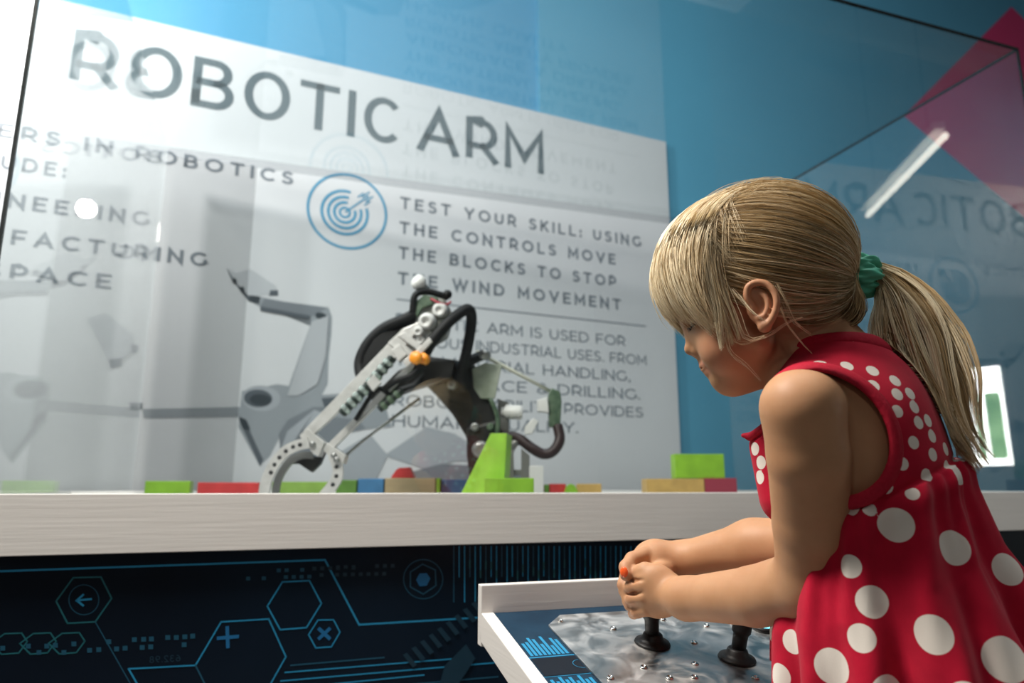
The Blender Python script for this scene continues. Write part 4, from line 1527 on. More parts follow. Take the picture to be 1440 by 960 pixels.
# eyes, lashes, brows
M_eye = mat('eye_white', (0.75, 0.74, 0.72), 0.15)
M_iris = mat('grey_blue_iris', (0.06, 0.10, 0.14), 0.1)
M_lash = mat('dark_lash', (0.03, 0.018, 0.010), 0.6)
for s in (-1, 1):
    c = lat(987, 449.0, s * 0.026)
    look = (FX[0] + LH * s * 0.05 - FX[1] * 0.12).normalized()
    ev = MB().ball(c, 0.0117, 0, 3)
    R3 = look.to_track_quat('Z', 'Y').to_matrix()
    eye = ev.build('eye', M_eye, pers)
    MB().lathe([(0.0054, 0.0104), (0.0050, 0.0110), (0.003, 0.0117), (0.0, 0.0121)], c, look, 20).build('iris', M_iris, eye)
    mb = MB()
    for k in range(15):
        a = (k - 7) / 7
        r0 = c + look * 0.0120 + FX[1] * (0.0012 - 0.0022 * a * a) + LH * a * 0.0095
        mb.tube([r0, r0 + look * 0.003 - FX[1] * 0.0008, r0 + look * 0.0055 + FX[1] * 0.0004 + LH * a * 0.0015], [0.0004, 0.0003, 0.0001], 5)
    # lid line and brow hair
    mb.tube([c + look * (0.0118 - 0.0022 * a * a) + FX[1] * (0.0016 - 0.003 * a * a) + LH * a * 0.0100 for a in np.linspace(-1, 1, 9)], 0.0007, 6)
    mb.build('eyelashes', M_lash, pers)
    mb = MB()
    for k in range(26):
        a = k / 25
        r0 = lat(966 + 14 * a * a, 439 - 2 * math.sin(a * 3), s * (0.010 + 0.028 * a)) + FX[0] * 0.0005
        mb.tube([r0, r0 + LH * s * 0.005 - FX[1] * 0.0005], [0.0005, 0.0002], 4)
    mb.build('eyebrow', mat('brow_hair', (0.22, 0.14, 0.08), 0.6) if s < 0 else bpy.data.materials['brow_hair'], pers)

# orange nail varnish
M_nail = mat('orange_nail_varnish', (0.95, 0.13, 0.03), 0.15)
c = at(877.5, 804, .8615)
MB().ball(c, 1.0, 0, 3, (0.0048, 0.0026, 0.0062), Vector((-0.55, -1, 0.0)).to_track_quat('Y', 'Z').to_matrix()).build('fingernail', M_nail, pers)

# ------------------------------------------------------------------ the dress
DF = Field(steps((0.16, 0.56, 0.0022)), steps((0.52, 0.90, 0.0022)), steps((0.335, 0.88, 0.0022)))
X, Y_, Zg = np.meshgrid(*DF.ax, indexing='ij', sparse=True)


def lin(o, v):
    o, v = npv(o), npv(v)
    return (X - o[0]) * v[0] + (Y_ - o[1]) * v[1] + (Zg - o[2]) * v[2]


SEAM = at(1262, 690, YC - 0.03)
hh_ = lin(SEAM, ta) - 0.24 * lin(T2 + (T3 - T2) * 0.35, FTt)                                    # distance below the seam, along the trunk
# yoke: follows the trunk closely
DF.cone(T0 + (T1 - T0) * 0.55, T1, 0.046, 0.052, 0.02)
DF.cone(T1 + LT * 0.01, T1 + (SHL - T1) * 0.86, 0.040, 0.0365, 0.02)
DF.cone(T1 - LT * 0.01, T1 + (SHR - T1) * 0.86, 0.040, 0.0365, 0.02)
DF.ell(T1 + (T2 - T1) * 0.60, TAX, (0.0775, 0.096, 0.0995), 0.02)
DF.ell(T2 + (T3 - T2) * 0.35, TAX, (0.0745, 0.095, 0.0955), 0.02)
# the front of the bodice hangs a little forward of the chest
BIB = Field(*DF.ax)
BIB.cone(at(1092, 628, 0.745), at(1107, 700, 0.735), 0.0270, 0.0270, 0.004)
tilt_ = (Vector((-0.57, 0, 0.82))).normalized()
DF.put((slice(None),) * 3, np.maximum(BIB.f, lin(at(1052, 617, 0.745), tilt_)), 0.012)
del BIB
yoke = np.maximum(DF.f, hh_ - 0.004)
# skirt: gathered below the seam, flaring and folding
CA = T2 + (T3 - T2) * 0.35
hd = np.maximum(hh_, 0)
pf, pl_ = lin(CA, FTt) - 0.016 * np.minimum(hd / 0.08, 1), lin(CA, LTt)
th_ = np.arctan2(pl_, pf)
cx_ = 0.012 * np.minimum(hd / 0.1, 1)
rf = 0.0800 + 0.30 * hd - 0.2 * hd ** 2
rl = 0.0965 + 0.22 * hd - 0.2 * hd ** 2
q_ = np.sqrt((pf / rf) ** 2 + (pl_ / rl) ** 2)
fold = np.clip(hd / 0.16, 0, 1)
wob = (0.0050 * np.sin(13 * th_ + 1.1 + 7 * hd) + 0.0034 * np.sin(7 * th_ + 0.4 - 5 * hd)) * (0.30 + 1.25 * fold) + 0.0016 * np.sin(31 * th_ + 2.0 + 9 * hd + 2 * np.sin(5 * th_)) * np.exp(-hd / 0.07) + 0.0016 * np.sin(19 * th_ + 60 * hd + 2.5 * np.sin(3 * th_)) * fold
wob = wob + 0.0035 * np.exp(-((hd - 0.012) / 0.012) ** 2)
skirt = (q_ - 1) * np.minimum(rf, rl) * 0.92 - wob
skirt = np.maximum(skirt, -hh_ + 0.001)
k_ = 0.004
h_ = np.clip(0.5 + 0.5 * (yoke - skirt) / k_, 0, 1)
full = yoke + (skirt - yoke) * h_ - k_ * h_ * (1 - h_)
del skirt, yoke, wob, q_, th_
# seam groove
full = full + 0.0012 * np.exp(-((hh_ + 0.001) / 0.0022) ** 2)
# arm holes and neck opening
def hole_near(c, rad_f, rad_a, s):
    u = lin(c, FT * 0.94 - Z * 0.34)
    v = lin(c, (FT * 0.34 + Z * 0.94))
    w = lin(c, LT * s)
    k0 = np.sqrt((u / rad_f) ** 2 + (v / rad_a) ** 2)
    return np.maximum((k0 - 1) * min(rad_f, rad_a), -w - 0.012)


AHN = at(1166, 612, 0.625)
AHF = T1 + (SHR - T1) * 0.95 - Z * 0.035
cutN = hole_near(AHN, 0.0500, 0.0585, 1)
cutF = hole_near(AHF, 0.0500, 0.0585, -1)
NE0, NE1 = at(1150, 452, YC), at(1173, 506, YC)
d_ = npv(NE1 - NE0)
t_ = np.clip((lin(NE0, Vector(d_))) / (d_ @ d_), 0, 1)
cutK = np.sqrt((X - NE0.x - t_ * d_[0]) ** 2 + (Y_ - NE0.y - t_ * d_[1]) ** 2 + (Zg - NE0.z - t_ * d_[2]) ** 2) - 0.0475
surf0 = full.copy()
for c in (cutN, cutF, cutK):
    full = np.maximum(full, -c)
# the console stays clear of the skirt
full = full.astype(np.float32)
for (o_, ax_, len_) in ((cp(-0.02, -0.02, 0), (D, WN, CN), (CWD + 0.045, CDP + 0.042, 0.05)),):
    c0 = o_ + ax_[0] * (len_[0] / 2) + ax_[1] * (len_[1] / 2)
    q1 = np.abs(lin(c0, ax_[0])) - len_[0] / 2
    q2 = np.abs(lin(c0, ax_[1])) - len_[1] / 2
    q3 = np.abs(lin(c0 - ax_[2] * 0.01, ax_[2])) - 0.055
    full = np.maximum(full, -(np.maximum(np.maximum(q1, q2), q3) - 0.004))
bottom = Zg - 0.350
full = np.maximum(full, -bottom)
DF.f = full.astype(np.float32)
Pd, Qd = DF.mesh()

# binding: a round edge where the cloth meets the openings
bind = np.full(DF.f.shape, 0.06, np.float32)
for c, side_w in ((cutN, LT), (cutF, -LT), (cutK, None)):
    q = np.sqrt(c ** 2 * 0.55 + (surf0 - 0.0002) ** 2 * 1.0) - 0.0040
    if side_w is not None:
        q = np.maximum(q, -(lin(T1, side_w) - 0.015))
    bind = np.minimum(bind, q)
bind = np.maximum(bind, hh_ - 0.02)
BD = Field(*DF.ax)
BD.f = bind.astype(np.float32)
BD.chain([at(1046, 612, 0.745), at(1055, 614, 0.742), at(1074, 601, 0.725), at(1090, 590, 0.715)], [0.0030, 0.0042, 0.0042, 0.0042], 0.002)
Pb, Qb = BD.mesh()
del bind, surf0, full, cutN, cutF, cutK

M_dress = mat('red_dotted_cotton', (0.50, 0.010, 0.035), 0.9, 0.0, 0.12)
nt = M_dress.node_tree
b_ = nt.nodes['Principled BSDF']
b_.inputs['Sheen Weight'].default_value = 0.08
b_.inputs['Sheen Roughness'].default_value = 0.5
an = nt.nodes.new('ShaderNodeAttribute')
an.attribute_name = 'dot'
mr = nt.nodes.new('ShaderNodeMapRange')
mr.inputs['From Min'].default_value, mr.inputs['From Max'].default_value = -0.00025, 0.00025
mx = nt.nodes.new('ShaderNodeMix')
mx.data_type = 'RGBA'
tc = nt.nodes.new('ShaderNodeTexCoord')
nz = nt.nodes.new('ShaderNodeTexNoise')
nz.inputs['Scale'].default_value = 55
nz.inputs['Detail'].default_value = 6
cr = nt.nodes.new('ShaderNodeValToRGB')
cr.color_ramp.elements[0].position, cr.color_ramp.elements[1].position = 0.3, 0.7
cr.color_ramp.elements[0].color = (0.42, 0.006, 0.028, 1)
cr.color_ramp.elements[1].color = (0.52, 0.009, 0.036, 1)
wv = nt.nodes.new('ShaderNodeTexNoise')
wv.inputs['Scale'].default_value = 900
bp = nt.nodes.new('ShaderNodeBump')
bp.inputs['Strength'].default_value = 0.18
bp.inputs['Distance'].default_value = 0.0006
mx.inputs['A'].default_value = (0.80, 0.74, 0.67, 1)
L_n = nt.links.new
L_n(tc.outputs['Object'], nz.inputs['Vector'])
L_n(tc.outputs['Object'], wv.inputs['Vector'])
L_n(nz.outputs['Fac'], cr.inputs['Fac'])
L_n(wv.outputs['Fac'], bp.inputs['Height'])
L_n(bp.outputs[0], b_.inputs['Normal'])
L_n(an.outputs['Fac'], mr.inputs['Value'])
L_n(mr.outputs[0], mx.inputs['Factor'])
L_n(cr.outputs['Color'], mx.inputs['B'])
L_n(mx.outputs['Result'], b_.inputs['Base Color'])
M_bind = noise_color(mat('red_cotton_binding', (0.45, 0.009, 0.03), 0.75, 0.0, 0.25), (0.40, 0.006, 0.026), (0.47, 0.010, 0.034), (300, 300, 300), 3, 0.2)

# dots: centres on the cloth, true radii
bvh = BVHTree.FromPolygons([Vector(p) for p in Pd], [tuple(int(i) for i in q) for q in Qd])
dots = []
small = [(1191, 514), (1227, 521), (1228, 542), (1259, 535), (1262, 554), (1262, 578), (1280, 553), (1286, 572), (1292, 594), (1305, 591), (1311, 613), (1285, 622),
         (1312, 639), (1330, 631), (1269, 652), (1302, 668), (1334, 656), (1340, 625), (1356, 639), (1347, 647), (1246, 685), (1223, 716), (1200, 716), (1154, 510),
         (1061, 631), (1068, 671), (1070, 650), (1283, 694)]
large = [(1260, 738, 24), (1341, 770, 24), (1227, 846, 22), (1211, 897, 19), (1312, 892, 26), (1416, 927, 30), (1171, 937, 24), (1115, 902, 16), (1195, 796, 16), (1417, 800, 22),
         (1348, 669, 13), (1096, 950, 16), (1250, 975, 24), (1385, 862, 0), (1360, 985, 24)]
for x, y in small:
    hit = bvh.ray_cast(EYEV, ray(x, y).normalized())
    if hit[0] is not None:
        dots.append((hit[0], 9.3e-3 * hit[0].y))
for x, y, r in large:
    hit = bvh.ray_cast(EYEV, ray(x, y).normalized())
    if hit[0] is not None and r:
        dots.append((hit[0], r * 1e-3 * hit[0].y * 0.96))
vis = len(dots)
# the same dots carry on over the sides the photograph does not show
hv = (Pd - npv(SEAM)) @ npv(ta)
order = rng.permutation(len(Pd))
shown = []
nrm_c = npv(EYEV)
for i in order[:9000]:
    p = Vector(Pd[i])
    big = hv[i] > 0.012
    r = 0.0155 if big else 0.0060
    gap = 0.047 if big else 0.0215
    if all((p - c).length > gap for c, _ in dots):
        # leave the camera's side as photographed
        v = p - EYEV
        hit = bvh.ray_cast(EYEV, v.normalized())
        if hit[0] is not None and (hit[0] - p).length < 0.006:
            continue
        dots.append((p, r))
dd = np.full(len(Pd), 1.0)
for c, r in dots:
    np.minimum(dd, np.linalg.norm(Pd - npv(c), axis=1) - r, out=dd)
dress = raw_mesh('dress', Pd, Qd, M_dress, pers, attrs={'dot': np.clip(dd, -0.01, 0.01)})
raw_mesh('dress_binding', Pb, Qb, M_bind, pers)

# ------------------------------------------------------------------ hair
HR = np.array((0.0865, 0.0755, 0.0665))
AXM = np.array([npv(a) for a in AX])
SKN = npv(SK)


def to_unit(P):
    q = (AXM @ (npv(P) - SKN)) / HR
    return q / np.linalg.norm(q)


def hair_unit(px, py, off=0.006):
    """unit direction of the hair surface where a sight line first meets it"""
    r = AXM @ npv(ray(px, py)) / (HR + off)
    o = AXM @ (npv(EYEV) - SKN) / (HR + off)
    a, b, c = r @ r, o @ r, o @ o - 1
    dsc = b * b - a * c
    t = (-b - math.sqrt(max(dsc, 0))) / a
    q = o + r * t
    return q / np.linalg.norm(q)


def surf(u, off):
    u = np.asarray(u)
    off = np.asarray(off)[..., None]
    return SKN + ((HR + off) * u) @ AXM


def slerp(a, b, t):
    w = np.arccos(np.clip((a * b).sum(-1), -1, 1))[..., None]
    w = np.maximum(w, 1e-4)
    t = np.asarray(t)
    return (np.sin((1 - t) * w) * a + np.sin(t * w) * b) / np.sin(w)


M_hair = mat('blond_hair', (0.4, 0.28, 0.14), 0.42, 0.0, 0.45)
nt = M_hair.node_tree
an = nt.nodes.new('ShaderNodeAttribute')
an.attribute_name = 'tone'
cr = nt.nodes.new('ShaderNodeValToRGB')
cr.color_ramp.elements[0].position = 0.0
cr.color_ramp.elements[0].color = (0.20, 0.120, 0.050, 1)
cr.color_ramp.elements[1].position = 1.0
cr.color_ramp.elements[1].color = (0.98, 0.85, 0.60, 1)
e_ = cr.color_ramp.elements.new(0.5)
e_.color = (0.56, 0.385, 0.185, 1)
nt.links.new(an.outputs['Fac'], cr.inputs['Fac'])
nt.links.new(cr.outputs['Color'], nt.nodes['Principled BSDF'].inputs['Base Color'])

STR, TON, RAD = [], [], []
NP_ = 16
ts = np.linspace(0, 1, NP_)


def add_strands(P, tone, r):
    STR.append(np.asarray(P, np.float32))
    TON.append(np.asarray(tone, np.float32))
    RAD.append(np.broadcast_to(np.asarray(r, np.float32), tone.shape).copy())


def polyline(pts, q):
    """points at the fractions q of a polyline of vectors"""
    pts = np.array(pts)
    L = np.r_[0, np.cumsum(np.linalg.norm(np.diff(pts, axis=0), axis=1))]
    L /= L[-1]
    return np.stack([np.interp(q, L, pts[:, k]) for k in range(pts.shape[1])], 1)


tie_u = to_unit(sag(1204, 394))
line_px = [(982, 306), (984, 340), (994, 374), (1010, 404), (1030, 425), (1044, 408), (1056, 393), (1076, 388), (1094, 404), (1101, 430), (1106, 448), (1126, 462), (1152, 469), (1180, 474)]
line_u = [hair_unit(*p) for p in line_px]


def wander(n, amp, k=3):
    """smooth random offsets along n strands"""
    w = np.zeros((n, NP_))
    for f in range(1, k + 1):
        w += rng.normal(0, amp / f, (n, 1)) * np.sin(f * math.pi * ts[None, :] + rng.uniform(0, 6.28, (n, 1)))
    return w


def sweep(n, mirror, lo=0.0, hi=1.0, tone=(0.44, 0.16), lift=0.004):
    """hair combed from the hairline back to the tie"""
    nc = max(1, n // 9)
    qc = rng.uniform(lo, hi, nc)
    cl = rng.integers(0, nc, n)
    q = np.clip(qc[cl] + rng.normal(0, 0.012, n), 0, 1)
    a = polyline(line_u, q)
    a /= np.linalg.norm(a, axis=1)[:, None]
    if mirror:
        a[:, 2] *= -1
    # some hairs root higher on the scalp
    s0 = np.where(rng.random(n) < 0.35, rng.uniform(0.0, 0.55, n), rng.uniform(0, 0.05, n))
    t = s0[:, None] + (1 - s0[:, None]) * ts[None, :]
    tu = tie_u + rng.normal(0, 0.035, (n, 3))
    tu /= np.linalg.norm(tu, axis=1)[:, None]
    u = slerp(a[:, None, :], tu[:, None, :], t[..., None])
    sag_ = (rng.normal(0, 0.075, nc)[cl] + rng.normal(0, 0.028, n) + rng.normal(0, 0.10, n) * (rng.random(n) < 0.12))[:, None] * np.sin(math.pi * t)
    u = u + np.array((0, -1.0, 0)) * (sag_ + 0.05 * np.sin(math.pi * t))[..., None]
    u /= np.linalg.norm(u, axis=2)[..., None]
    off = 0.0052 + (rng.uniform(0, lift, nc)[cl] + rng.uniform(0, 0.0016, n))[:, None] * np.sin(math.pi * np.clip(t, 0, 1)) ** 0.7 + np.abs(wander(n, 0.0004))
    off += (rng.uniform(0, 0.007, n) * (rng.random(n) < 0.07))[:, None] * np.sin(math.pi * t)
    off -= 0.003 * t ** 3
    P = surf(u, off)
    tc_ = rng.normal(tone[0], tone[1], nc) + np.where(rng.random(nc) < 0.16, 0.32, 0)
    tn = np.clip(tc_[cl] + rng.normal(0, 0.09, n), 0.05, 1)
    add_strands(P, tn, rng.uniform(0.00028, 0.00050, n))


sweep(2600, False)
sweep(500, False, 0.0, 0.45, (0.62, 0.15), 0.006)
sweep(1300, True)
sweep(420, False, 0.62, 1.0, (0.30, 0.13), 0.004)
# crown: roots across the top of the head
n = 1500
nc = 150
la = rng.uniform(-1, 1, nc)
cl = rng.integers(0, nc, n)
l_ = la[cl] + rng.normal(0, 0.02, n)
top = hair_unit(1004, 302)
a = np.stack([np.full(n, 0.62), np.full(n, 0.70), l_ * 0.85], 1)
a[:, 0] += rng.uniform(-0.45, 0.26, n) + rng.normal(0, 0.08, nc)[cl]
a /= np.linalg.norm(a, axis=1)[:, None]
tu = tie_u + rng.normal(0, 0.04, (n, 3))
tu /= np.linalg.norm(tu, axis=1)[:, None]
u = slerp(a[:, None, :], tu[:, None, :], ts[None, :, None])
u[..., 2] += (l_ * 0.35 + rng.normal(0, 0.10, nc)[cl] + rng.normal(0, 0.04, n))[:, None] * np.sin(math.pi * ts)[None, :]
u /= np.linalg.norm(u, axis=2)[..., None]
off = 0.0055 + (rng.uniform(0, 0.0065, nc)[cl] + rng.uniform(0, 0.002, n) + rng.uniform(0, 0.006, n) * (rng.random(n) < 0.06))[:, None] * np.sin(math.pi * ts)[None, :] ** 0.6
off = off - 0.0035 * ts[None, :] ** 3
add_strands(surf(u, off), np.clip((rng.normal(0.55, 0.18, nc) + np.where(rng.random(nc) < 0.2, 0.25, 0))[cl] + rng.normal(0, 0.08, n), 0.1, 1), rng.uniform(0.00028, 0.0005, n))

# fringe: from the front of the crown forward and down over the brow
n = 2300
nc = 170
lc = np.sort(rng.uniform(-0.98, 0.98, nc))
cl = rng.integers(0, nc, n)
l_ = np.clip(lc[cl] + rng.normal(0, 0.018, n), -1, 1)
tips = {0.0: (936, 434), 0.35: (947, 440), 0.65: (973, 447), 0.85: (998, 455), 1.0: (1012, 462)}
tk = np.array(sorted(tips))
tx = np.array([tips[k][0] for k in tk])
ty = np.array([tips[k][1] for k in tk])
root = np.stack([0.30 + 0.12 * (1 - np.abs(l_)) + rng.uniform(-0.36, 0.30, n) + rng.normal(0, 0.10, nc)[cl], np.full(n, 0.86), l_ * 0.50 + rng.normal(0, 0.05, nc)[cl]], 1)
root /= np.linalg.norm(root, axis=1)[:, None]
lat_m = 0.058 * np.abs(l_)
tipP = np.array([npv(side(np.interp(abs(v), tk, tx) + rng.normal(0, 3.0), np.interp(abs(v), tk, ty) + rng.normal(0, 7.0) - 9 * (rng.random() < 0.15), m)) for v, m in zip(l_, lat_m)])
neg = l_ < 0
tipP[neg] -= np.outer(2 * lat_m[neg], npv(LH))
tipq = ((tipP - SKN) @ AXM.T)
tip_off_scale = np.linalg.norm(tipq / HR, axis=1)
tipu = tipq / HR / tip_off_scale[:, None]
u = slerp(root[:, None, :], tipu[:, None, :], ts[None, :, None])
u[..., 0] += 0.05 * np.sin(math.pi * ts)[None, :]
u /= np.linalg.norm(u, axis=2)[..., None]
tip_off = (tip_off_scale - 1) * 0.078
bulge = 0.0085 + rng.uniform(0, 0.0045, nc)[cl]
off = 0.0045 * (1 - ts)[None, :] + tip_off[:, None] * ts[None, :] ** 1.5 + (bulge[:, None] * np.sin(math.pi * ts[None, :] ** 0.9) ** 0.8) + rng.uniform(0, 0.0025, n)[:, None]
off = np.maximum(off, 0.003)
P = surf(u, off)
P += np.einsum('ij,k->ijk', wander(n, 0.0009) + wander(nc, 0.0016)[cl] * ts[None, :], npv(LH))
tone = np.clip(rng.normal(0.88, 0.15, nc)[cl] + rng.normal(0, 0.07, n), 0.3, 1)
add_strands(P, tone, rng.uniform(0.0003, 0.00052, n))


def locks(paths, per, spread, tone, r=(0.00028, 0.00045)):
    """free locks along paths of (px, py, metres beside the middle plane)"""
    for path in paths:
        c = np.array([npv(side(*p)) for p in path])
        cc = np.array(catmull([Vector(p) for p in c], 8))
        base = polyline(cc, ts)
        for _ in range(per):
            o = rng.normal(0, spread, 3)
            w = np.stack([wander(1, spread * 0.5)[0] for _ in range(3)], 1)
            add_strands((base + o * (0.35 + 0.65 * np.sin(math.pi * (0.15 + 0.85 * ts)))[:, None] + w)[None], np.clip(np.array([rng.normal(*tone)]), 0.1, 1), rng.uniform(*r, 1))


# the side locks before the ear, and loose wisps over cheek and neck
locks([[(1012, 296, .034), (988, 335, .062), (991, 382, .068), (1003, 430, .066), (1012, 470, .060), (1015, 490, .057)],
       [(1022, 300, .040), (996, 335, .064), (1000, 385, .069), (1010, 430, .067), (1013, 462, .063), (1016, 484, .058)]], 36, 0.0019, (0.90, 0.09))
locks([[(1030, 305, .044), (1000, 340, .064), (1006, 390, .069), (1018, 440, .067), (1026, 470, .063), (1030, 484, .060)],
       [(1040, 312, .050), (1010, 350, .066), (1014, 400, .069), (1028, 440, .068), (1036, 462, .066), (1040, 478, .063)],
       [(1005, 292, .030), (978, 330, .056), (975, 380, .062), (985, 425, .060), (996, 455, .056), (1000, 470, .052)]], 30, 0.0018, (0.72, 0.12))
locks([[(1014, 385, .070), (1036, 440, .070), (1050, 476, .068), (1075, 474, .070), (1105, 455, .070), (1128, 446, .068)],
       [(1020, 430, .068), (1030, 470, .064), (1045, 482, .062), (1080, 470, .066)],
       [(1030, 405, .070), (1042, 418, .074), (1062, 440, .080), (1078, 452, .080)],
       [(1098, 430, .072), (1108, 455, .066), (1125, 478, .062), (1142, 497, .062)],
       [(1020, 440, .066), (1024, 490, .055), (1048, 512, .050), (1070, 535, .046)],
       [(1090, 400, .074), (1104, 425, .073), (1116, 450, .070), (1140, 470, .064)]], 5, 0.0012, (0.75, 0.12), (0.0002, 0.00032))
# loose hairs crossing the line between the fringe and the combed hair
n = 420
nc = 60
cl = rng.integers(0, nc, n)
fa = np.stack([rng.uniform(0.05, 0.65, nc), np.full(nc, 0.8), rng.uniform(-0.2, 0.62, nc)], 1)[cl] + rng.normal(0, 0.02, (n, 3))
fa /= np.linalg.norm(fa, axis=1)[:, None]
fb = np.stack([rng.uniform(0.15, 0.72, nc), rng.uniform(-0.15, 0.3, nc), rng.uniform(0.6, 1.0, nc)], 1)[cl] + rng.normal(0, 0.03, (n, 3))
fb /= np.linalg.norm(fb, axis=1)[:, None]
u = slerp(fa[:, None, :], fb[:, None, :], ts[None, :, None])
off = 0.0085 + rng.uniform(0.001, 0.006, nc)[cl][:, None] * np.sin(math.pi * ts)[None, :] + rng.uniform(0, 0.0015, n)[:, None]
add_strands(surf(u, off), np.clip(rng.normal(0.72, 0.16, nc)[cl] + rng.normal(0, 0.07, n), 0.2, 1), rng.uniform(0.00026, 0.00042, n))
# flyaways over the crown
n = 220
a = np.stack([rng.uniform(-0.3, 0.9, n), rng.uniform(0.5, 0.9, n), rng.uniform(-0.7, 0.9, n)], 1)
a /= np.linalg.norm(a, axis=1)[:, None]
b = a + np.array((-0.75, 0.0, 0)) + rng.normal(0, 0.3, (n, 3))
b /= np.linalg.norm(b, axis=1)[:, None]
u = slerp(a[:, None, :], b[:, None, :], ts[None, :, None])
off = 0.009 + rng.uniform(0.000, 0.008, n)[:, None] * np.sin(math.pi * ts)[None, :]
add_strands(surf(u, off), np.clip(rng.normal(0.8, 0.1, n), 0, 1), rng.uniform(0.00014, 0.00022, n))
# the tucked roll of hair under the tie
n = 500
a = np.array([hair_unit(*p) for p in [(1130, 462), (1150, 468), (1170, 473), (1190, 474)]])
qa = rng.uniform(0, 1, n)
au = polyline(a, qa)
au /= np.linalg.norm(au, axis=1)[:, None]
au[:, 2] *= rng.choice([1, 1, 0.3, -0.4, -1], n)
tu = tie_u + rng.normal(0, 0.03, (n, 3))
tu /= np.linalg.norm(tu, axis=1)[:, None]
u = slerp(au[:, None, :], tu[:, None, :], ts[None, :, None])
P = surf(u, 0.006 + rng.uniform(0.002, 0.004, n)[:, None] * np.sin(math.pi * ts)[None, :])
roll = npv(sag(1206, 446)) - npv(sag(1180, 430))
P = P + np.sin(math.pi * ts)[None, :, None] ** 1.3 * roll[None, None, :] * rng.uniform(0.15, 1.0, n)[:, None, None]
add_strands(P, np.clip(rng.normal(0.27, 0.12, n), 0.03, 1), rng.uniform(0.0003, 0.0005, n))

# ponytail
def out_of_dress(P, gap):
    for i in range(P.shape[0]):
        for j in range(3, NP_):
            loc, nr, ix, ds = bvh.find_nearest(Vector(P[i, j]), 0.06)
            if loc is None:
                continue
            if (Vector(P[i, j]) - loc).dot(nr) < gap:
                P[i, j] = npv(loc + nr * gap)
    return P


pc_px = [(1214, 386, .700), (1238, 386, .698), (1264, 415, .690), (1284, 470, .676), (1308, 540, .655), (1340, 600, .645), (1366, 632, .640)]
pcl = np.array([npv(at(*p)) for p in pc_px])
fine = np.array(catmull([Vector(p) for p in pcl], 8))
base = polyline(fine, ts)
wd_ = np.interp(ts, [0, 0.10, 0.3, 0.5, 0.72, 0.9, 1], [0.007, 0.013, 0.029, 0.035, 0.033, 0.021, 0.013])
dp_ = np.interp(ts, [0, 0.12, 0.35, 0.7, 1], [0.007, 0.010, 0.018, 0.015, 0.006])
tan_ = np.gradient(base, axis=0)
tan_ /= np.linalg.norm(tan_, axis=1)[:, None]
view = base - npv(EYEV)
view /= np.linalg.norm(view, axis=1)[:, None]
wx = np.cross(tan_, view)
wx /= np.linalg.norm(wx, axis=1)[:, None]      # across the tail
wy = np.cross(wx, tan_)
n = 2300
nc = 150
ra, rr = rng.uniform(0, 2 * math.pi, nc), np.sqrt(rng.uniform(0, 1, nc))
cl = rng.integers(0, nc, n)
ax_ = (rr * np.cos(ra))[cl] + rng.normal(0, 0.05, n)
ay_ = (rr * np.sin(ra))[cl] + rng.normal(0, 0.07, n)
end = np.clip(rng.normal(0.92, 0.07, nc)[cl] + rng.normal(0, 0.05, n), 0.60, 1.10)
drift = rng.normal(0, 0.22, nc)[cl]
ph = rng.uniform(0, 6.28, nc)[cl]
am = rng.uniform(0.0008, 0.0040, nc)[cl]
P = np.zeros((n, NP_, 3))
for i in range(n):
    t = ts * end[i]
    bq = np.stack([np.interp(t, ts, base[:, k]) for k in range(3)], 1)
    if end[i] > 1:
        bq += np.maximum(t - 1, 0)[:, None] * (base[-1] - base[-4]) * 4
    w1 = np.interp(t, ts, wd_) * (ax_[i] + drift[i] * np.sin(math.pi * t))
    w2 = np.interp(t, ts, dp_) * ay_[i]
    W1 = np.stack([np.interp(t, ts, wx[:, k]) for k in range(3)], 1)
    W2 = np.stack([np.interp(t, ts, wy[:, k]) for k in range(3)], 1)
    P[i] = bq + W1 * w1[:, None] + W2 * w2[:, None] + W1 * (am[i] * np.sin(6.5 * t + ph[i]))[:, None] * np.minimum(t * 3, 1)[:, None] + W2 * (0.5 * am[i] * np.sin(5 * t + 2 * ph[i]))[:, None]
P = out_of_dress(P, 0.0035)
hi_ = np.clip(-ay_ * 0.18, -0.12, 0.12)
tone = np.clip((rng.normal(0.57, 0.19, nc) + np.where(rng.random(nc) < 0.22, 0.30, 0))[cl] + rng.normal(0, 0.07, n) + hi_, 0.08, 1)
add_strands(P, tone, rng.uniform(0.0003, 0.00055, n))

S_ = np.concatenate(STR)
T_ = np.concatenate(TON)
R_ = np.concatenate(RAD)
ns = len(S_)
K = 3
tg = np.gradient(S_, axis=1)
tg /= np.maximum(np.linalg.norm(tg, axis=2), 1e-9)[..., None]
ref = np.where(np.abs(tg[..., 2:3]) < 0.9, np.array((0, 0, 1.0)), np.array((1.0, 0, 0)))
uu = np.cross(tg, ref)
uu /= np.maximum(np.linalg.norm(uu, axis=2), 1e-9)[..., None]
vv = np.cross(tg, uu)
taper = np.interp(ts, [0, 0.06, 0.75, 1], [0.7, 1.0, 0.9, 0.25])
V = np.zeros((ns, NP_, K, 3), np.float32)
for k in range(K):
    a = 2 * math.pi * k / K
    V[:, :, k] = S_ + (uu * math.cos(a) + vv * math.sin(a)) * (R_[:, None] * taper[None, :])[..., None]
idx = np.arange(ns * NP_ * K).reshape(ns, NP_, K)
q0, q1 = idx[:, :-1], idx[:, 1:]
Qh = np.stack([q0, np.roll(q0, -1, 2), np.roll(q1, -1, 2), q1], -1).reshape(-1, 4)
tone_v = np.repeat(T_[:, None] * np.ones(NP_ * K)[None, :], 1, axis=0)
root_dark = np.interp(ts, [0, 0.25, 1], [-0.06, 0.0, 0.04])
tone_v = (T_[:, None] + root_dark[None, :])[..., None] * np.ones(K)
hair = raw_mesh('hair', V.reshape(-1, 3), Qh, M_hair, pers, attrs={'tone': np.clip(tone_v, 0, 1).ravel()})
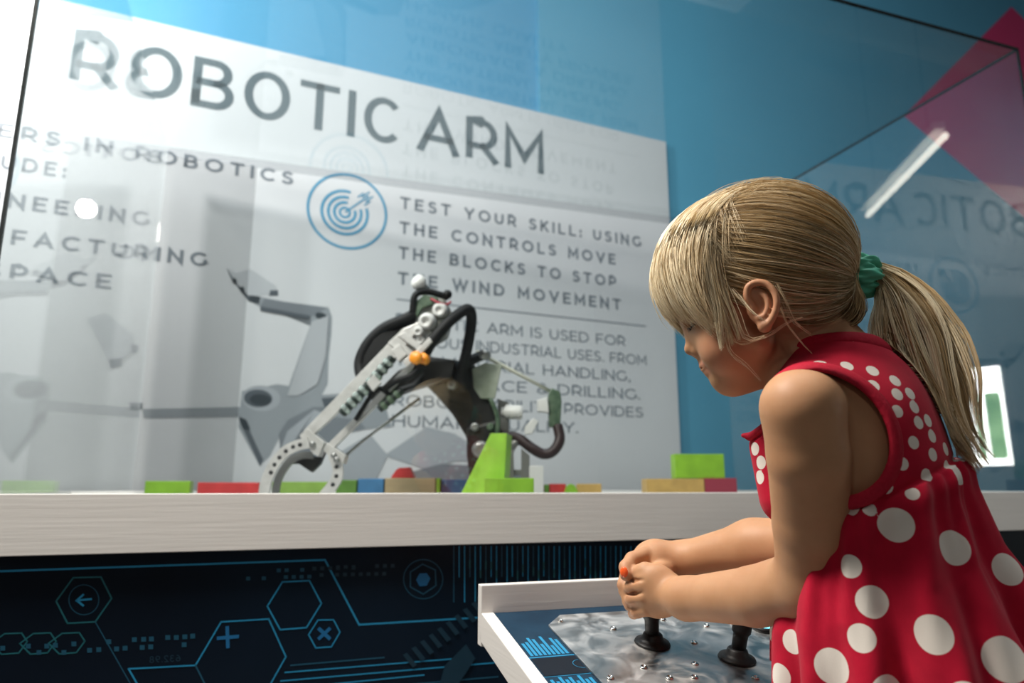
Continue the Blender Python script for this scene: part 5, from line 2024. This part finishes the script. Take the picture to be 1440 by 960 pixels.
hair['kind'] = 'stuff'

# close undercoat below the strands
poly_px = np.array([(905, 395), (958, 405), (1008, 440), (1040, 424), (1048, 398), (1078, 388), (1096, 408), (1102, 446), (1150, 468), (1205, 474), (1270, 470), (1270, 190), (905, 190)], float)


def inside(q):
    x, y = q
    c = False
    j = len(poly_px) - 1
    for i in range(len(poly_px)):
        xi, yi = poly_px[i]
        xj, yj = poly_px[j]
        if (yi > y) != (yj > y) and x < (xj - xi) * (y - yi) / (yj - yi) + xi:
            c = not c
        j = i
    return c


def project(P):
    q = npv(P) - npv(EYEV)
    c, s = math.cos(PITCH), math.sin(PITCH)
    d = q[1] * c + q[2] * s
    return 720 + F * q[0] / d, 480 - F * (-q[1] * s + q[2] * c) / d


nu, nv = 120, 90
vs, keep = [], []
for i in range(nv + 1):
    ph = math.pi * i / nv
    for j in range(nu):
        th = 2 * math.pi * j / nu
        u = np.array((math.sin(ph) * math.cos(th), math.sin(ph) * math.sin(th), math.cos(ph)))
        um = u.copy()
        um[2] = abs(um[2])
        P = surf(u[None], np.array([0.0050]))[0]
        Pm = surf(um[None], np.array([0.0050]))[0]
        vs.append(P)
        keep.append(inside(project(Pm)))
fs = []
for i in range(nv):
    for j in range(nu):
        q = (i * nu + j, i * nu + (j + 1) % nu, (i + 1) * nu + (j + 1) % nu, (i + 1) * nu + j)
        if all(keep[k] for k in q):
            fs.append(q)
used = sorted({k for q in fs for k in q})
mp_ = {k: i for i, k in enumerate(used)}
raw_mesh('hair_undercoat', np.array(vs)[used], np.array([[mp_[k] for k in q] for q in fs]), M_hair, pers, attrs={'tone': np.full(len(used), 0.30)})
# inside of the tail and of the tucked roll
core = []
cb = polyline(fine, np.linspace(0, 0.93, 26))
PT = MB()
seg = 20
tq = np.linspace(0, 0.93, 26)
vs, fs = [], []
for i, t in enumerate(tq):
    c = np.array([np.interp(t, ts, base[:, k]) for k in range(3)])
    a1 = np.array([np.interp(t, ts, wx[:, k]) for k in range(3)])
    a2 = np.array([np.interp(t, ts, wy[:, k]) for k in range(3)])
    w1, w2 = np.interp(t, ts, wd_) * 0.72, np.interp(t, ts, dp_) * 0.6
    for k in range(seg):
        a = 2 * math.pi * k / seg
        vs.append(c + a1 * w1 * math.cos(a) + a2 * w2 * math.sin(a))
Pv = np.array(vs)
for i in range(len(Pv)):
    if i // seg > 6:
        loc, nr, ix, ds = bvh.find_nearest(Vector(Pv[i]), 0.06)
        if loc is not None and (Vector(Pv[i]) - loc).dot(nr) < 0.0022:
            Pv[i] = npv(loc + nr * 0.0022)
for i in range(len(tq) - 1):
    for k in range(seg):
        a, b = i * seg + k, i * seg + (k + 1) % seg
        fs.append((a, b, b + seg, a + seg))
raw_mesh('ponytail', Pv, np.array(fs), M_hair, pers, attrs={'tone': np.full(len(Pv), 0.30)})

# scrunchie
M_scr = noise_color(mat('green_scrunchie_cloth', (0.06, 0.40, 0.24), 0.55), (0.075, 0.44, 0.28), (0.11, 0.54, 0.36), (60, 60, 60), 3, 0.1)
axd = npv(at(1250, 392, .698)) - npv(at(1196, 386, .70))
axd /= np.linalg.norm(axd)
c = npv(at(1210, 388, .699))
p1_ = np.cross(axd, (0, 0, 1.0))
p1_ /= np.linalg.norm(p1_)
p2_ = np.cross(axd, p1_)
n1, n2 = 120, 40
vs = []
for i in range(n1):
    a = 2 * math.pi * i / n1
    rd = p1_ * math.cos(a) + p2_ * math.sin(a)
    for j in range(n2):
        b = 2 * math.pi * j / n2
        r = 0.0098 * (1 + 0.20 * math.sin(7 * a + 1.5 * math.sin(b)) + 0.13 * math.sin(13 * a - 2 * b) + 0.08 * math.sin(23 * a + 3 * b + 1))
        R0 = 0.0125 + 0.0015 * math.sin(3 * a + 1)
        vs.append(c + rd * (R0 + r * math.cos(b)) + axd * (r * 1.35 * math.sin(b) + 0.0022 * math.sin(5 * a)))
fs = [(i * n2 + j, ((i + 1) % n1) * n2 + j, ((i + 1) % n1) * n2 + (j + 1) % n2, i * n2 + (j + 1) % n2) for i in range(n1) for j in range(n2)]
raw_mesh('scrunchie', np.array(vs), np.array(fs), M_scr, pers)
